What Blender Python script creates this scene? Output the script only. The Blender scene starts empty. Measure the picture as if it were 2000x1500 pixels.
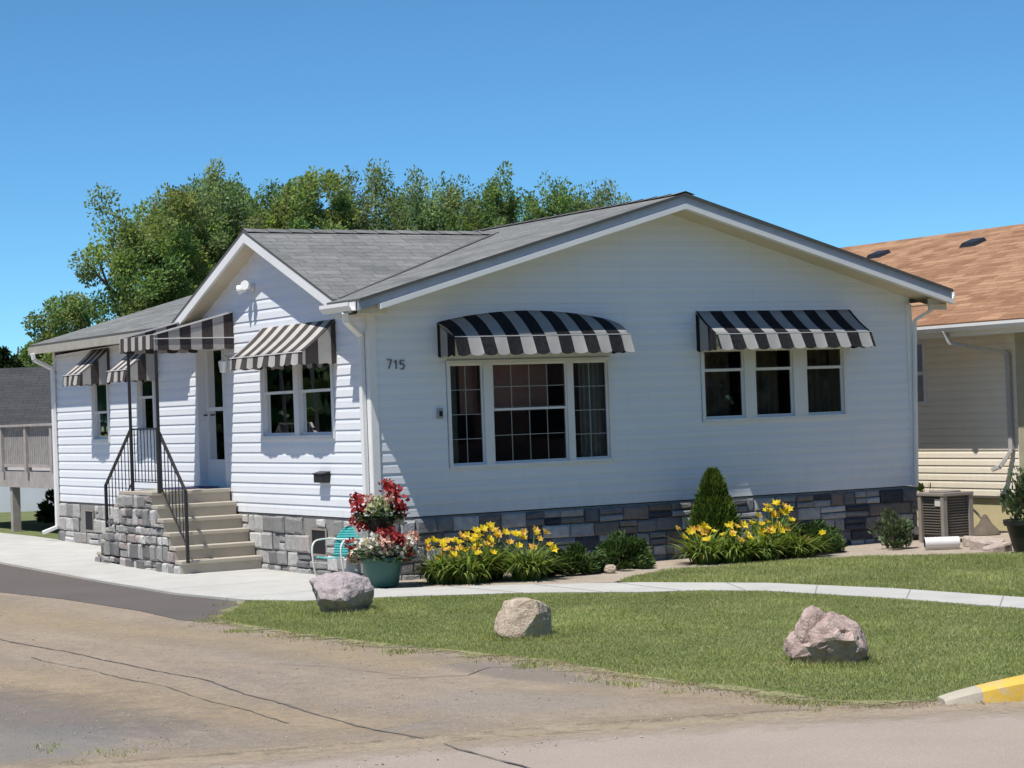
import bpy, bmesh, math, random
from mathutils import Vector, Matrix, noise
import numpy as np
R = math.radians
scene = bpy.context.scene
COL = scene.collection

# ------------------------------------------------------------------ camera
cd = bpy.data.cameras.new('camera'); cam = bpy.data.objects.new('camera', cd); COL.objects.link(cam)
CY, CP, CR = 0.523210600, 0.0117775518, -0.0362436244
fw = Vector((math.sin(CY)*math.cos(CP), math.cos(CY)*math.cos(CP), math.sin(CP)))
rt = Vector((math.cos(CY), -math.sin(CY), 0)); up = rt.cross(fw)
r2 = math.cos(CR)*rt + math.sin(CR)*up; u2 = -math.sin(CR)*rt + math.cos(CR)*up
cam.matrix_world = Matrix(((r2.x, u2.x, -fw.x, -10.8544), (r2.y, u2.y, -fw.y, -21.9928), (r2.z, u2.z, -fw.z, 1.8768), (0, 0, 0, 1)))
cd.sensor_width = 36; cd.lens = 36*4245.4/2000; cd.clip_start = 0.1; cd.clip_end = 2000
scene.camera = cam

# ------------------------------------------------------------------ sky, sun, exposure
TS = Vector((-1.0, -0.36, 2.35)).normalized()          # towards the sun
w = bpy.data.worlds.new('World'); scene.world = w; w.use_nodes = True
nt = w.node_tree; bg = nt.nodes['Background']
sky = nt.nodes.new('ShaderNodeTexSky'); sky.sky_type = 'NISHITA'; sky.sun_disc = False
sky.sun_elevation = math.asin(TS.z); sky.sun_rotation = math.atan2(TS.x, TS.y)
sky.altitude = 4000; sky.air_density = 1.0; sky.dust_density = 0.0; sky.ozone_density = 8.0
tint = nt.nodes.new('ShaderNodeMixRGB'); tint.blend_type = 'MULTIPLY'; tint.inputs[0].default_value = 1; tint.inputs[2].default_value = (.69, 1.0, .975, 1)
nt.links.new(sky.outputs[0], tint.inputs[1]); nt.links.new(tint.outputs[0], bg.inputs[0]); bg.inputs[1].default_value = 0.12
sl = bpy.data.lights.new('sun', 'SUN'); so = bpy.data.objects.new('sun', sl); COL.objects.link(so)
sl.energy = 4.6; sl.angle = R(0.5); sl.color = (1.0, 0.945, 0.865)
so.rotation_euler = (-TS).to_track_quat('-Z', 'Y').to_euler()
scene.view_settings.view_transform = 'Standard'; scene.view_settings.look = 'None'
scene.view_settings.gamma = 1; scene.view_settings.exposure = 0.28

# ------------------------------------------------------------------ mesh builder
ORG = {}
class MB:
    def __init__(s): s.v = []; s.f = []; s.m = []; s.uv = []; s.c = []; s.cc = (1, 1, 1, 1)
    def face(s, pts, m=0, uv=None):
        b = len(s.v); s.v += [tuple(p) for p in pts]; s.f.append(tuple(range(b, b+len(pts)))); s.m.append(m)
        s.uv.append(uv); s.c.append(s.cc)
    def hexa(s, p, m=0):
        b = len(s.v); s.v += [tuple(q) for q in p]
        for q in ((3,2,1,0),(4,5,6,7),(0,1,5,4),(1,2,6,5),(2,3,7,6),(3,0,4,7)):
            s.f.append(tuple(b+i for i in q)); s.m.append(m); s.uv.append(None); s.c.append(s.cc)
    def box(s, x0, x1, y0, y1, z0, z1, m=0):
        s.hexa([(x0,y0,z0),(x1,y0,z0),(x1,y1,z0),(x0,y1,z0),(x0,y0,z1),(x1,y0,z1),(x1,y1,z1),(x0,y1,z1)], m)
    def pbox(s, P, u0, u1, z0, z1, o0, o1, m=0):
        s.hexa([P(u0,z0,o0),P(u1,z0,o0),P(u1,z0,o1),P(u0,z0,o1),P(u0,z1,o0),P(u1,z1,o0),P(u1,z1,o1),P(u0,z1,o1)], m)
    def obox(s, c, size, M, m=0):
        a, b, d = size[0]/2, size[1]/2, size[2]/2; c = Vector(c)
        s.hexa([c + M @ Vector(q) for q in ((-a,-b,-d),(a,-b,-d),(a,b,-d),(-a,b,-d),(-a,-b,d),(a,-b,d),(a,b,d),(-a,b,d))], m)
    def bar(s, a, b, w, h=None, m=0):
        a = Vector(a); b = Vector(b); d = (b-a); L = d.length; d.normalize()
        ref = Vector((0,0,1)) if abs(d.z) < .95 else Vector((1,0,0))
        x = d.cross(ref).normalized(); y = x.cross(d)
        M = Matrix((x, d, y)).transposed(); s.obox((a+b)/2, (w, L, h or w), M, m)
    def tube(s, pts, rad, n=8, m=0, cap=True):
        pts = [Vector(p) for p in pts]; k = len(pts)
        if not hasattr(rad, '__len__'): rad = [rad]*k
        b = len(s.v); prev = None
        for i in range(k):
            d = (pts[min(i+1, k-1)] - pts[max(i-1, 0)]).normalized()
            if prev is None: x = d.orthogonal().normalized()
            else: x = (prev - d*prev.dot(d)).normalized()
            prev = x; y = d.cross(x)
            for j in range(n):
                a = 2*math.pi*j/n; s.v.append(tuple(pts[i] + (x*math.cos(a) + y*math.sin(a))*rad[i]))
        for i in range(k-1):
            for j in range(n):
                j2 = (j+1) % n
                s.f.append((b+i*n+j, b+i*n+j2, b+(i+1)*n+j2, b+(i+1)*n+j)); s.m.append(m); s.uv.append(None); s.c.append(s.cc)
        if cap:
            s.f.append(tuple(b+j for j in range(n))[::-1]); s.m.append(m); s.uv.append(None); s.c.append(s.cc)
            s.f.append(tuple(b+(k-1)*n+j for j in range(n))); s.m.append(m); s.uv.append(None); s.c.append(s.cc)
    def lathe(s, prof, c, n=24, m=0):
        b = len(s.v); k = len(prof)
        for r, z in prof:
            for j in range(n):
                a = 2*math.pi*j/n; s.v.append((c[0]+r*math.cos(a), c[1]+r*math.sin(a), c[2]+z))
        for i in range(k-1):
            for j in range(n):
                j2 = (j+1) % n
                s.f.append((b+i*n+j, b+i*n+j2, b+(i+1)*n+j2, b+(i+1)*n+j)); s.m.append(m); s.uv.append(None); s.c.append(s.cc)
    def build(s, name, mats, parent=None, org=None, smooth=False, loc=None, bevel=0, weld=False):
        if not isinstance(mats, (list, tuple)): mats = [mats]
        if org is None: org = ORG.get(parent.name, (0,0,0)) if parent is not None else (0,0,0)
        me = bpy.data.meshes.new(name)
        v = np.array(s.v, dtype=np.float64) - np.array(org)
        me.from_pydata(v.tolist(), [], s.f)
        for q in mats: me.materials.append(q)
        me.polygons.foreach_set('material_index', s.m)
        if any(u is not None for u in s.uv):
            L = me.uv_layers.new(name='UVMap'); k = 0
            for f, u in zip(s.f, s.uv):
                for i in range(len(f)):
                    L.data[k].uv = u[i] if u is not None else (0, 0); k += 1
        if any(c != (1,1,1,1) for c in s.c):
            A = me.color_attributes.new('Col', 'FLOAT_COLOR', 'CORNER'); arr = []
            for f, c in zip(s.f, s.c): arr += list(c)*len(f)
            A.data.foreach_set('color', arr)
        if smooth: me.polygons.foreach_set('use_smooth', [True]*len(s.f))
        if weld:
            bm = bmesh.new(); bm.from_mesh(me); bmesh.ops.remove_doubles(bm, verts=bm.verts[:], dist=1e-4); bm.to_mesh(me); bm.free()
        me.update()
        o = bpy.data.objects.new(name, me); COL.objects.link(o)
        if parent is not None: o.parent = parent; ORG[o.name] = tuple(org)
        elif loc is not None: o.location = loc
        else: o.location = org
        if bevel:
            b = o.modifiers.new('bevel', 'BEVEL'); b.width = bevel; b.segments = 2; b.limit_method = 'ANGLE'
        return o

def tag(o, label=None, cat=None, group=None, kind=None):
    if label: o['label'] = label
    if cat: o['category'] = cat
    if group: o['group'] = group
    if kind: o['kind'] = kind
    return o
def thing(name, label, cat, loc, group=None, rz=0, local=False):
    o = bpy.data.objects.new(name, None); COL.objects.link(o); o.location = loc; o.rotation_euler = (0, 0, rz)
    o.empty_display_size = .1
    ORG[o.name] = (0,0,0) if local else tuple(loc)
    return tag(o, label, cat, group)
def copy_tree(o, parent=None):
    c = o.copy(); COL.objects.link(c); c.parent = parent
    for ch in list(o.children): copy_tree(ch, c)
    return c

# ------------------------------------------------------------------ materials
class NT:
    def __init__(s, name):
        s.mat = bpy.data.materials.new(name); s.mat.use_nodes = True; s.t = s.mat.node_tree
        s.b = s.t.nodes['Principled BSDF']; s.out = s.t.nodes['Material Output']; s.tc = s.n('TexCoord')
    def n(s, ty, **kw):
        x = s.t.nodes.new('ShaderNode' + ty)
        for k, v in kw.items(): setattr(x, k, v)
        return x
    def l(s, a, b): s.t.links.new(a, b)
    def noise(s, scale, detail=4, rough=.55, vec=None, sc=None):
        x = s.n('TexNoise'); x.inputs['Scale'].default_value = scale; x.inputs['Detail'].default_value = detail; x.inputs['Roughness'].default_value = rough
        v = vec or s.tc.outputs['Object']
        if sc: mp = s.n('Mapping'); mp.inputs['Scale'].default_value = sc; s.l(v, mp.inputs[0]); v = mp.outputs[0]
        s.l(v, x.inputs['Vector']); return x.outputs['Fac']
    def ramp(s, fac, stops):
        x = s.n('ValToRGB'); e = x.color_ramp.elements
        while len(e) < len(stops): e.new(.5)
        for i, (p, c) in enumerate(stops): e[i].position = p; e[i].color = (*c, 1)
        s.l(fac, x.inputs[0]); return x.outputs[0]
    def mix(s, f, a, b, mode='MIX'):
        x = s.n('MixRGB', blend_type=mode)
        for i, v in ((0, f), (1, a), (2, b)):
            if isinstance(v, (int, float)): x.inputs[i].default_value = v
            elif isinstance(v, tuple): x.inputs[i].default_value = (*v, 1)
            else: s.l(v, x.inputs[i])
        return x.outputs[0]
    def math(s, op, a, b=0.0):
        x = s.n('Math', operation=op)
        for i, v in ((0, a), (1, b)):
            if isinstance(v, (int, float)): x.inputs[i].default_value = v
            else: s.l(v, x.inputs[i])
        return x.outputs[0]
    def base(s, c):
        if isinstance(c, tuple): s.b.inputs['Base Color'].default_value = (*c, 1)
        else: s.l(c, s.b.inputs['Base Color'])
    def rough(s, v, spec=None):
        s.b.inputs['Roughness'].default_value = v
        if spec is not None: s.b.inputs['Specular IOR Level'].default_value = spec
    def bump(s, h, strength=.3, dist=.02):
        x = s.n('Bump'); x.inputs['Strength'].default_value = strength; x.inputs['Distance'].default_value = dist
        s.l(h, x.inputs['Height']); s.l(x.outputs[0], s.b.inputs['Normal'])

def plain(name, c, rough=.5, var=.12, scale=6, spec=.4, metal=0, bump=0):
    a = NT(name); f = a.noise(scale, 5)
    a.base(a.ramp(f, [(.25, tuple(x*(1-var) for x in c)), (.75, tuple(min(1, x*(1+var)) for x in c))]))
    a.rough(rough, spec); a.b.inputs['Metallic'].default_value = metal
    if bump: a.bump(a.noise(scale*8, 4), bump, .01)
    return a.mat

def mk_siding(name, c):
    a = NT(name)
    g = a.noise(1.3, 5, .6); st = a.noise(3, 4, .6, sc=(2.5, 2.5, .25))
    col = a.mix(a.math('MULTIPLY', a.ramp(g, [(.45, (0,0,0)), (.75, (1,1,1))]), .10), c, tuple(x*.82 for x in c))
    col = a.mix(a.math('MULTIPLY', a.ramp(st, [(.5, (0,0,0)), (.8, (1,1,1))]), .10), col, (c[0]*.72, c[1]*.70, c[2]*.64))
    sp = a.n('SeparateXYZ'); a.l(a.tc.outputs['Object'], sp.inputs[0])
    cb = a.n('CombineXYZ'); a.l(a.math('ADD', sp.outputs[0], sp.outputs[1]), cb.inputs[0]); a.l(sp.outputs[2], cb.inputs[1])
    bk = a.n('TexBrick'); a.l(cb.outputs[0], bk.inputs['Vector']); bk.inputs['Scale'].default_value = 1; bk.inputs['Brick Width'].default_value = 3.4; bk.inputs['Row Height'].default_value = .254; bk.inputs['Mortar Size'].default_value = .003; bk.offset = .43
    col = a.mix(a.math('MULTIPLY', bk.outputs['Fac'], .3), col, tuple(x*.55 for x in c))          # end laps of the panels
    sd = a.noise(6, 6, .7, sc=(1.5, 1.5, .5)); low = a.math('SUBTRACT', 1.35, sp.outputs[2])
    col = a.mix(a.math('MULTIPLY', a.ramp(a.math('MULTIPLY', low, sd), [(.16, (0,0,0)), (.42, (1,1,1))]), .20), col, (.46, .41, .33))   # splashed soil on the lowest courses
    a.base(col); a.rough(.5, .3); a.bump(a.noise(9, 3, sc=(1, 1, 4)), .12, .01); return a.mat

M = {}
M['siding'] = mk_siding('white_vinyl_siding', (.775, .805, .85))
M['trim'] = plain('white_painted_metal', (.80, .80, .79), .4, .05, 2)
M['frame'] = plain('white_vinyl_frame', (.74, .75, .75), .4, .05, 3)
M['soffit'] = plain('cream_soffit', (.62, .55, .41), .6, .06, 2)
M['iron'] = plain('black_wrought_iron', (.022, .022, .024), .45, .2, 12, .5)
M['black'] = plain('black_painted_metal', (.02, .02, .022), .4, .2, 8)
M['dark'] = plain('dark_opening', (.012, .012, .014), .7, .2, 4)
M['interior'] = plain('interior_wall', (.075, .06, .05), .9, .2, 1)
M['curtain'] = plain('sage_curtain', (.50, .58, .54), .9, .2, 8)
M['red_reflection'] = plain('painted_brick_reflection', (.76, .44, .37), .9, .25, 3)  # red tone that imitates a brick reflection in the glass
M['muntin'] = plain('window_grid', (.33, .34, .335), .5, .05, 3)
M['green_pot'] = plain('green_plastic_pot', (.055, .15, .125), .45, .12, 5, .4)
M['dark_pot'] = plain('dark_plastic_pot', (.018, .017, .017), .5, .2, 5, .4)
M['teal'] = plain('teal_enamel', (.045, .36, .36), .35, .12, 6, .5)
M['white_enamel'] = plain('white_enamel', (.75, .77, .74), .35, .06, 6, .5)
M['deckwood'] = plain('weathered_deck_wood', (.36, .33, .31), .8, .2, 5)
M['ac'] = plain('beige_grey_metal', (.27, .24, .21), .5, .1, 4)
M['acdark'] = plain('dark_grille_metal', (.12, .105, .09), .6, .15, 9)
M['paper'] = plain('pale_sticker', (.62, .60, .55), .6, .05, 5)
M['number'] = plain('black_number_metal', (.12, .13, .145), .5, .1, 8)
M['box_grey'] = plain('grey_outlet_plastic', (.32, .34, .36), .5, .1, 8)
M['mat'] = plain('slate_blue_doormat', (.07, .075, .16), .95, .25, 30, .1)
M['pvc'] = plain('white_drain_plastic', (.72, .70, .68), .5, .06, 7)
M['yellow'] = None

# concrete
def mk_concrete(name, c, scale=1, var=.16, stain=.5):
    a = NT(name); f = a.noise(2.2*scale, 8, .65); g = a.noise(60, 3, .6); h = a.noise(.5*scale, 4, .6)
    col = a.ramp(f, [(.3, tuple(x*(1-var) for x in c)), (.7, tuple(x*(1+var*.6) for x in c))])
    col = a.mix(a.math('MULTIPLY', a.ramp(h, [(.45, (0,0,0)), (.7, (1,1,1))]), stain), col, tuple(x*.78 for x in c))
    col = a.mix(.25, col, a.ramp(g, [(.3, tuple(x*.75 for x in c)), (.7, tuple(x*1.2 for x in c))]))
    a.base(col); a.rough(.9, .2); a.bump(g, .25, .01); return a.mat
M['concrete'] = mk_concrete('pale_concrete', (.47, .465, .44))
M['step'] = mk_concrete('tan_step_concrete', (.45, .41, .345), 2)
M['kerb'] = mk_concrete('kerb_concrete', (.46, .42, .34), 2)

def mk_yellow():
    a = NT('worn_yellow_kerb_paint'); f = a.noise(14, 6, .7); g = a.noise(3, 4)
    col = a.ramp(g, [(.3, (.52, .33, .05)), (.7, (.70, .47, .09))])
    col = a.mix(a.ramp(f, [(.50, (0,0,0)), (.64, (1,1,1))]), col, (.52, .42, .25))
    a.base(col); a.rough(.7, .3); a.bump(f, .3, .01); return a.mat
M['yellow'] = mk_yellow()

def mk_lot():
    a = NT('sandy_gravel_lot')
    big = a.noise(.55, 6, .62, sc=(1, .45, 1)); mid = a.noise(1.9, 8, .7, sc=(1.3, .45, 1)); fine = a.noise(38, 4, .7); pebble = a.noise(140, 2, .6); clump = a.noise(7, 6, .7)
    dirt = a.ramp(mid, [(.28, (.28, .205, .135)), (.5, (.415, .32, .22)), (.72, (.54, .43, .31))])
    grey = a.ramp(mid, [(.25, (.185, .16, .145)), (.75, (.315, .275, .245))])
    col = a.mix(a.ramp(big, [(.50, (0,0,0)), (.66, (1,1,1))]), dirt, grey)
    def stain(c, rad, amt, colr):          # worn patches of older asphalt that lie at fixed places in the lot
        nonlocal col
        mp = a.n('Mapping'); mp.inputs['Location'].default_value = (-c[0]/rad[0], -c[1]/rad[1], 0); mp.inputs['Scale'].default_value = (1/rad[0], 1/rad[1], 0)
        a.l(a.tc.outputs['Object'], mp.inputs[0]); ln = a.n('VectorMath', operation='LENGTH'); a.l(mp.outputs[0], ln.inputs[0])
        d = a.math('ADD', ln.outputs['Value'], a.math('MULTIPLY', a.math('SUBTRACT', mid, .5), 1.5))
        col = a.mix(a.math('MULTIPLY', a.ramp(d, [(.55, (1,1,1)), (1.0, (0,0,0))]), amt), col, colr)
    col = a.mix(.32, col, a.ramp(clump, [(.35, (.15, .125, .105)), (.65, (.46, .385, .30))]))
    col = a.mix(.36, col, a.ramp(fine, [(.3, (.13, .105, .085)), (.7, (.50, .42, .34))]))
    col = a.mix(.2, col, a.ramp(pebble, [(.35, (.08, .07, .06)), (.65, (.6, .53, .46))]))
    stain((-6.2, -7.9), (.95, 1.9), .62, (.15, .14, .14)); stain((-6.9, -9.3), (.7, 1.0), .6, (.21, .21, .21)); stain((-3.05, -8.2), (.35, 1.5), .55, (.20, .18, .17))
    stain((-3.9, -5.5), (.5, 2.2), .35, (.27, .245, .23)); stain((-4.4, -1.5), (.6, 2.6), .3, (.42, .34, .235)); stain((-3.7, -9.6), (.9, .9), .4, (.30, .28, .265))
    a.base(col); a.rough(.95, .15); a.bump(a.math('ADD', fine, a.math('ADD', a.math('MULTIPLY', pebble, .5), clump)), .7, .035); return a.mat
M['lot'] = mk_lot()

def mk_asphalt(name, c, dirt=.4):
    a = NT(name); f = a.noise(70, 4, .7); g = a.noise(.8, 6, .6); h = a.noise(160, 2)
    col = a.ramp(g, [(.3, tuple(x*.85 for x in c)), (.7, tuple(x*1.15 for x in c))])
    col = a.mix(.35, col, a.ramp(f, [(.3, tuple(x*.5 for x in c)), (.7, tuple(x*1.6 for x in c))]))
    col = a.mix(.2, col, a.ramp(h, [(.35, tuple(x*.4 for x in c)), (.65, tuple(x*1.9 for x in c))]))
    a.base(col); a.rough(.9, .2); a.bump(f, .4, .015); return a.mat
M['street'] = mk_asphalt('worn_grey_street', (.325, .277, .238))
M['drive'] = mk_asphalt('dark_asphalt_drive', (.115, .102, .095))
M['seam'] = plain('dark_seam_tar', (.125, .115, .105), .9, .35, 9, .2)
M['gutter_band'] = mk_concrete('dusty_gutter_concrete', (.40, .325, .235), 1.5, .28, .7)

def mk_bed():
    a = NT('tan_gravel_mulch'); f = a.noise(45, 4, .7); g = a.noise(2.5, 5)
    col = a.ramp(g, [(.3, (.36, .30, .235)), (.7, (.50, .43, .345))])
    col = a.mix(.45, col, a.ramp(f, [(.3, (.17, .135, .11)), (.7, (.66, .58, .5))]))
    a.base(col); a.rough(.95, .1); a.bump(f, .8, .03); return a.mat
M['bed'] = mk_bed()

def mk_soil(name, lo, hi):
    a = NT(name); g = a.noise(.9, 6, .6); f = a.noise(30, 4, .7)
    col = a.ramp(g, [(.3, lo), (.7, hi)]); col = a.mix(.35, col, a.ramp(f, [(.3, tuple(x*.5 for x in lo)), (.7, tuple(x*1.5 for x in hi))]))
    a.base(col); a.rough(.95, .1); a.bump(f, .5, .02); return a.mat
M['turf'] = mk_soil('turf_soil', (.13, .165, .055), (.18, .21, .08))
M['field'] = mk_soil('rough_grass_ground', (.10, .13, .05), (.17, .19, .09))
M['straw'] = mk_soil('dry_grass_edge', (.27, .24, .14), (.36, .31, .19))

def mk_leaf(name, lo, hi, trans=.35, scale=.9, attr=True, rough=.6):
    a = NT(name); f = a.noise(scale, 4, .6)
    c = a.ramp(f, [(.3, lo), (.7, hi)])
    if attr:
        at = a.n('Attribute'); at.attribute_name = 'Col'; c = a.mix(1, c, at.outputs['Color'], 'MULTIPLY')
    a.base(c); a.rough(rough, .25)
    tr = a.n('BsdfTranslucent'); a.l(a.mix(1, c, (1.0, 1.0, .55), 'MULTIPLY'), tr.inputs[0])
    ms = a.n('MixShader'); ms.inputs[0].default_value = trans; a.l(a.b.outputs[0], ms.inputs[1]); a.l(tr.outputs[0], ms.inputs[2]); a.l(ms.outputs[0], a.out.inputs[0])
    return a.mat
M['grass'] = mk_leaf('mown_grass_blades', (.29, .35, .145), (.41, .45, .225), .45, .7)
M['drygrass'] = mk_leaf('dry_grass_blades', (.28, .26, .13), (.40, .35, .20), .3, 2)
M['leaf_a'] = mk_leaf('yellow_green_leaves', (.195, .285, .115), (.31, .41, .18), .58, .5)
M['leaf_b'] = mk_leaf('mid_green_leaves', (.16, .26, .11), (.265, .375, .17), .58, .5)
M['leaf_c'] = mk_leaf('blue_green_leaves', (.18, .27, .145), (.29, .375, .23), .58, .5)
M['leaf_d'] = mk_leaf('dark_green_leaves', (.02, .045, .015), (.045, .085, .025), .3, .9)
M['lily_leaf'] = mk_leaf('lily_blades', (.13, .21, .045), (.27, .35, .11), .45, 4)
M['stem_green'] = plain('green_flower_stem', (.11, .19, .05), .6)
M['juniper'] = mk_leaf('juniper_needles', (.045, .10, .03), (.105, .175, .06), .25, 5)
M['cedar'] = mk_leaf('cedar_sprays', (.055, .115, .02), (.135, .20, .05), .3, 5)
M['grey_leaf'] = mk_leaf('grey_green_leaves', (.05, .085, .04), (.14, .18, .10), .25, 6)
M['gera_leaf'] = mk_leaf('geranium_leaves', (.03, .075, .03), (.075, .13, .055), .3, 8)
M['pale_leaf'] = mk_leaf('pale_variegated_leaves', (.42, .47, .22), (.62, .63, .40), .3, 8)
M['rust_leaf'] = mk_leaf('rusty_leaves', (.16, .055, .022), (.27, .10, .04), .3, 8)
M['fl_red'] = mk_leaf('red_petals', (.32, .02, .03), (.50, .07, .06), .3, 9)
M['fl_white'] = mk_leaf('white_petals', (.70, .66, .60), (.82, .80, .78), .3, 9)
M['fl_pink'] = mk_leaf('pink_petals', (.62, .33, .30), (.78, .52, .46), .3, 9)
M['fl_yellow'] = mk_leaf('yellow_petals', (.80, .60, .02), (.88, .74, .08), .35, 9)
M['fl_gold'] = mk_leaf('golden_petals', (.82, .48, .06), (.86, .62, .18), .35, 9)
M['bark'] = plain('grey_brown_bark', (.15, .125, .10), .9, .3, 6, .1, 0, .5)

def mk_shingle(name, cols, gap, wt=.24, st=1.0):
    a = NT(name); uv = a.tc.outputs['UV']
    b = a.n('TexBrick'); a.l(uv, b.inputs['Vector']); b.inputs['Scale'].default_value = 1
    b.inputs['Brick Width'].default_value = .32; b.inputs['Row Height'].default_value = .145; b.inputs['Mortar Size'].default_value = .006; b.inputs['Mortar Smooth'].default_value = .3
    b.inputs['Color1'].default_value = (.35, .35, .35, 1); b.inputs['Color2'].default_value = (1, 1, 1, 1); b.inputs['Mortar'].default_value = (.12, .12, .12, 1); b.offset = .37; b.squash = 1.4; b.squash_frequency = 3
    n1 = a.noise(1.0, 5, .65, uv, (.8, 2.0, 1)); n2 = a.noise(5.5, 6, .75, uv, (1.7*st, 3.0, 1)); n3 = a.noise(120, 2, .5, uv)
    c = a.ramp(a.mix(.42, a.mix(wt, n2, b.outputs['Color']), n1), [(.30, cols[0]), (.47, cols[1]), (.66, cols[2])])
    c = a.mix(a.math('MULTIPLY', b.outputs['Fac'], .7), c, gap); c = a.mix(.2, c, a.ramp(n3, [(.3, tuple(x*.5 for x in cols[1])), (.7, tuple(x*1.5 for x in cols[1]))]))
    a.base(c); a.rough(.95, .12)
    sep = a.n('SeparateXYZ'); a.l(uv, sep.inputs[0]); saw = a.math('FRACT', a.math('DIVIDE', sep.outputs[1], .145))
    a.bump(a.math('ADD', a.math('MULTIPLY', saw, -.8), a.math('ADD', a.math('MULTIPLY', b.outputs['Color'], .5), n3)), .6, .02); return a.mat
M['shingle'] = mk_shingle('grey_shingles', [(.075, .079, .079), (.17, .175, .172), (.30, .303, .297)], (.06, .06, .06))
M['shingle_br'] = mk_shingle('tan_brown_shingles', [(.095, .05, .03), (.275, .15, .088), (.47, .285, .175)], (.13, .075, .045), .5, 2.2)
M['shingle_dk'] = mk_shingle('dark_shingles', [(.035, .037, .042), (.06, .062, .068), (.09, .09, .095)], (.02, .02, .02))

def mk_stripe(name, period, duty, dark, light, edge=None):
    a = NT(name); sep = a.n('SeparateXYZ'); a.l(a.tc.outputs['UV'], sep.inputs[0])
    fr = a.math('FRACT', a.math('DIVIDE', sep.outputs[0], period)); s = a.math('LESS_THAN', fr, duty)
    f = a.noise(3, 5, .6, a.tc.outputs['UV']); g = a.noise(25, 3, .6, a.tc.outputs['UV'])
    li = a.ramp(f, [(.3, tuple(x*.85 for x in light)), (.7, light)]); da = a.ramp(f, [(.3, dark), (.75, tuple(x*1.7 for x in dark))])
    c = a.mix(s, li, da); c = a.mix(.03, c, a.ramp(g, [(.3, (0,0,0)), (.7, (.6,.6,.6))]))
    a.base(c); a.rough(.9, .1); a.bump(f, .25, .03)
    tr = a.n('BsdfTranslucent'); a.l(c, tr.inputs[0]); ms = a.n('MixShader'); ms.inputs[0].default_value = .12
    a.l(a.b.outputs[0], ms.inputs[1]); a.l(tr.outputs[0], ms.inputs[2]); a.l(ms.outputs[0], a.out.inputs[0]); return a.mat
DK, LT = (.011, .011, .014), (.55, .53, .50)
DK2 = (.055, .047, .045)  # dark stripe of the same canvas, lightened for the sunlit side wall

def mk_attr(name, rough=.9, bump=.5, scale=14, var=.3):
    a = NT(name); at = a.n('Attribute'); at.attribute_name = 'Col'; f = a.noise(scale, 6, .7); g = a.noise(scale*4, 3)
    c = a.mix(1, at.outputs['Color'], a.ramp(f, [(.25, (1-var,)*3), (.75, (1+var*.6,)*3)]), 'MULTIPLY')
    a.base(c); a.rough(rough, .15); a.bump(a.math('ADD', f, a.math('MULTIPLY', g, .4)), bump, .03); return a.mat
M['stone'] = mk_attr('stone_veneer')
M['mortar'] = plain('grey_mortar', (.27, .26, .245), .95, .2, 20, .1)

def mk_rock(name, a1, a2, a3):
    a = NT(name); f = a.noise(4.5, 8, .68); g = a.noise(14, 6, .7); h = a.noise(60, 3, .7)
    c = a.ramp(f, [(.28, a1), (.5, a2), (.72, a3)]); c = a.mix(.35, c, a.ramp(g, [(.3, tuple(x*.45 for x in a2)), (.65, tuple(min(1, x*1.35) for x in a3))]))
    v = a.n('TexVoronoi', feature='DISTANCE_TO_EDGE'); v.inputs['Scale'].default_value = 5; a.l(a.tc.outputs['Object'], v.inputs['Vector'])
    c = a.mix(a.math('MULTIPLY', a.ramp(v.outputs['Distance'], [(0, (1,1,1)), (.03, (0,0,0))]), .35), c, tuple(x*.5 for x in a1))
    a.base(c); a.rough(.92, .2); a.bump(a.math('ADD', g, a.math('MULTIPLY', h, .6)), .7, .04); return a.mat
M['rock_lilac'] = mk_rock('lilac_grey_granite', (.26, .22, .23), (.42, .355, .365), (.56, .50, .51))
M['rock_beige'] = mk_rock('beige_limestone', (.38, .29, .20), (.51, .41, .315), (.60, .51, .42))
M['rock_pink'] = mk_rock('pinkish_fieldstone', (.28, .18, .16), (.46, .335, .305), (.57, .48, .43))
M['slab'] = mk_rock('tan_flagstone', (.34, .27, .235), (.50, .41, .36), (.60, .52, .46))

def mk_glass(name, tint, ior):
    a = NT(name); a.t.nodes.remove(a.b)
    t = a.n('BsdfTransparent'); t.inputs[0].default_value = (*tint, 1); g = a.n('BsdfGlossy'); g.inputs['Roughness'].default_value = .02
    n = a.noise(1.7, 2); bp = a.n('Bump'); bp.inputs['Strength'].default_value = .03; bp.inputs['Distance'].default_value = .05; a.l(n, bp.inputs['Height']); a.l(bp.outputs[0], g.inputs['Normal'])
    fr = a.n('Fresnel'); fr.inputs[0].default_value = ior
    ms = a.n('MixShader'); a.l(fr.outputs[0], ms.inputs[0]); a.l(t.outputs[0], ms.inputs[1]); a.l(g.outputs[0], ms.inputs[2]); a.l(ms.outputs[0], a.out.inputs[0]); return a.mat
M['glass_dim'] = mk_glass('dim_window_glass', (.35, .37, .38), 1.3)
M['glass'] = mk_glass('window_glass', (.66, .68, .68), 1.75)
M['nb_siding'] = mk_siding('cream_tan_siding', (.88, .81, .67))
M['nb_found'] = plain('yellow_painted_block', (.60, .52, .30), .85, .1, 4)
M['nb_white'] = plain('offwhite_wall', (.58, .62, .68), .7, .08, 2)
M['brick'] = plain('red_brick', (.24, .155, .13), .9, .2, 5)

rnd = random.Random(7)
def g(y): return max(0.0, min(.1, (y-3)*.0105))
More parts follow.
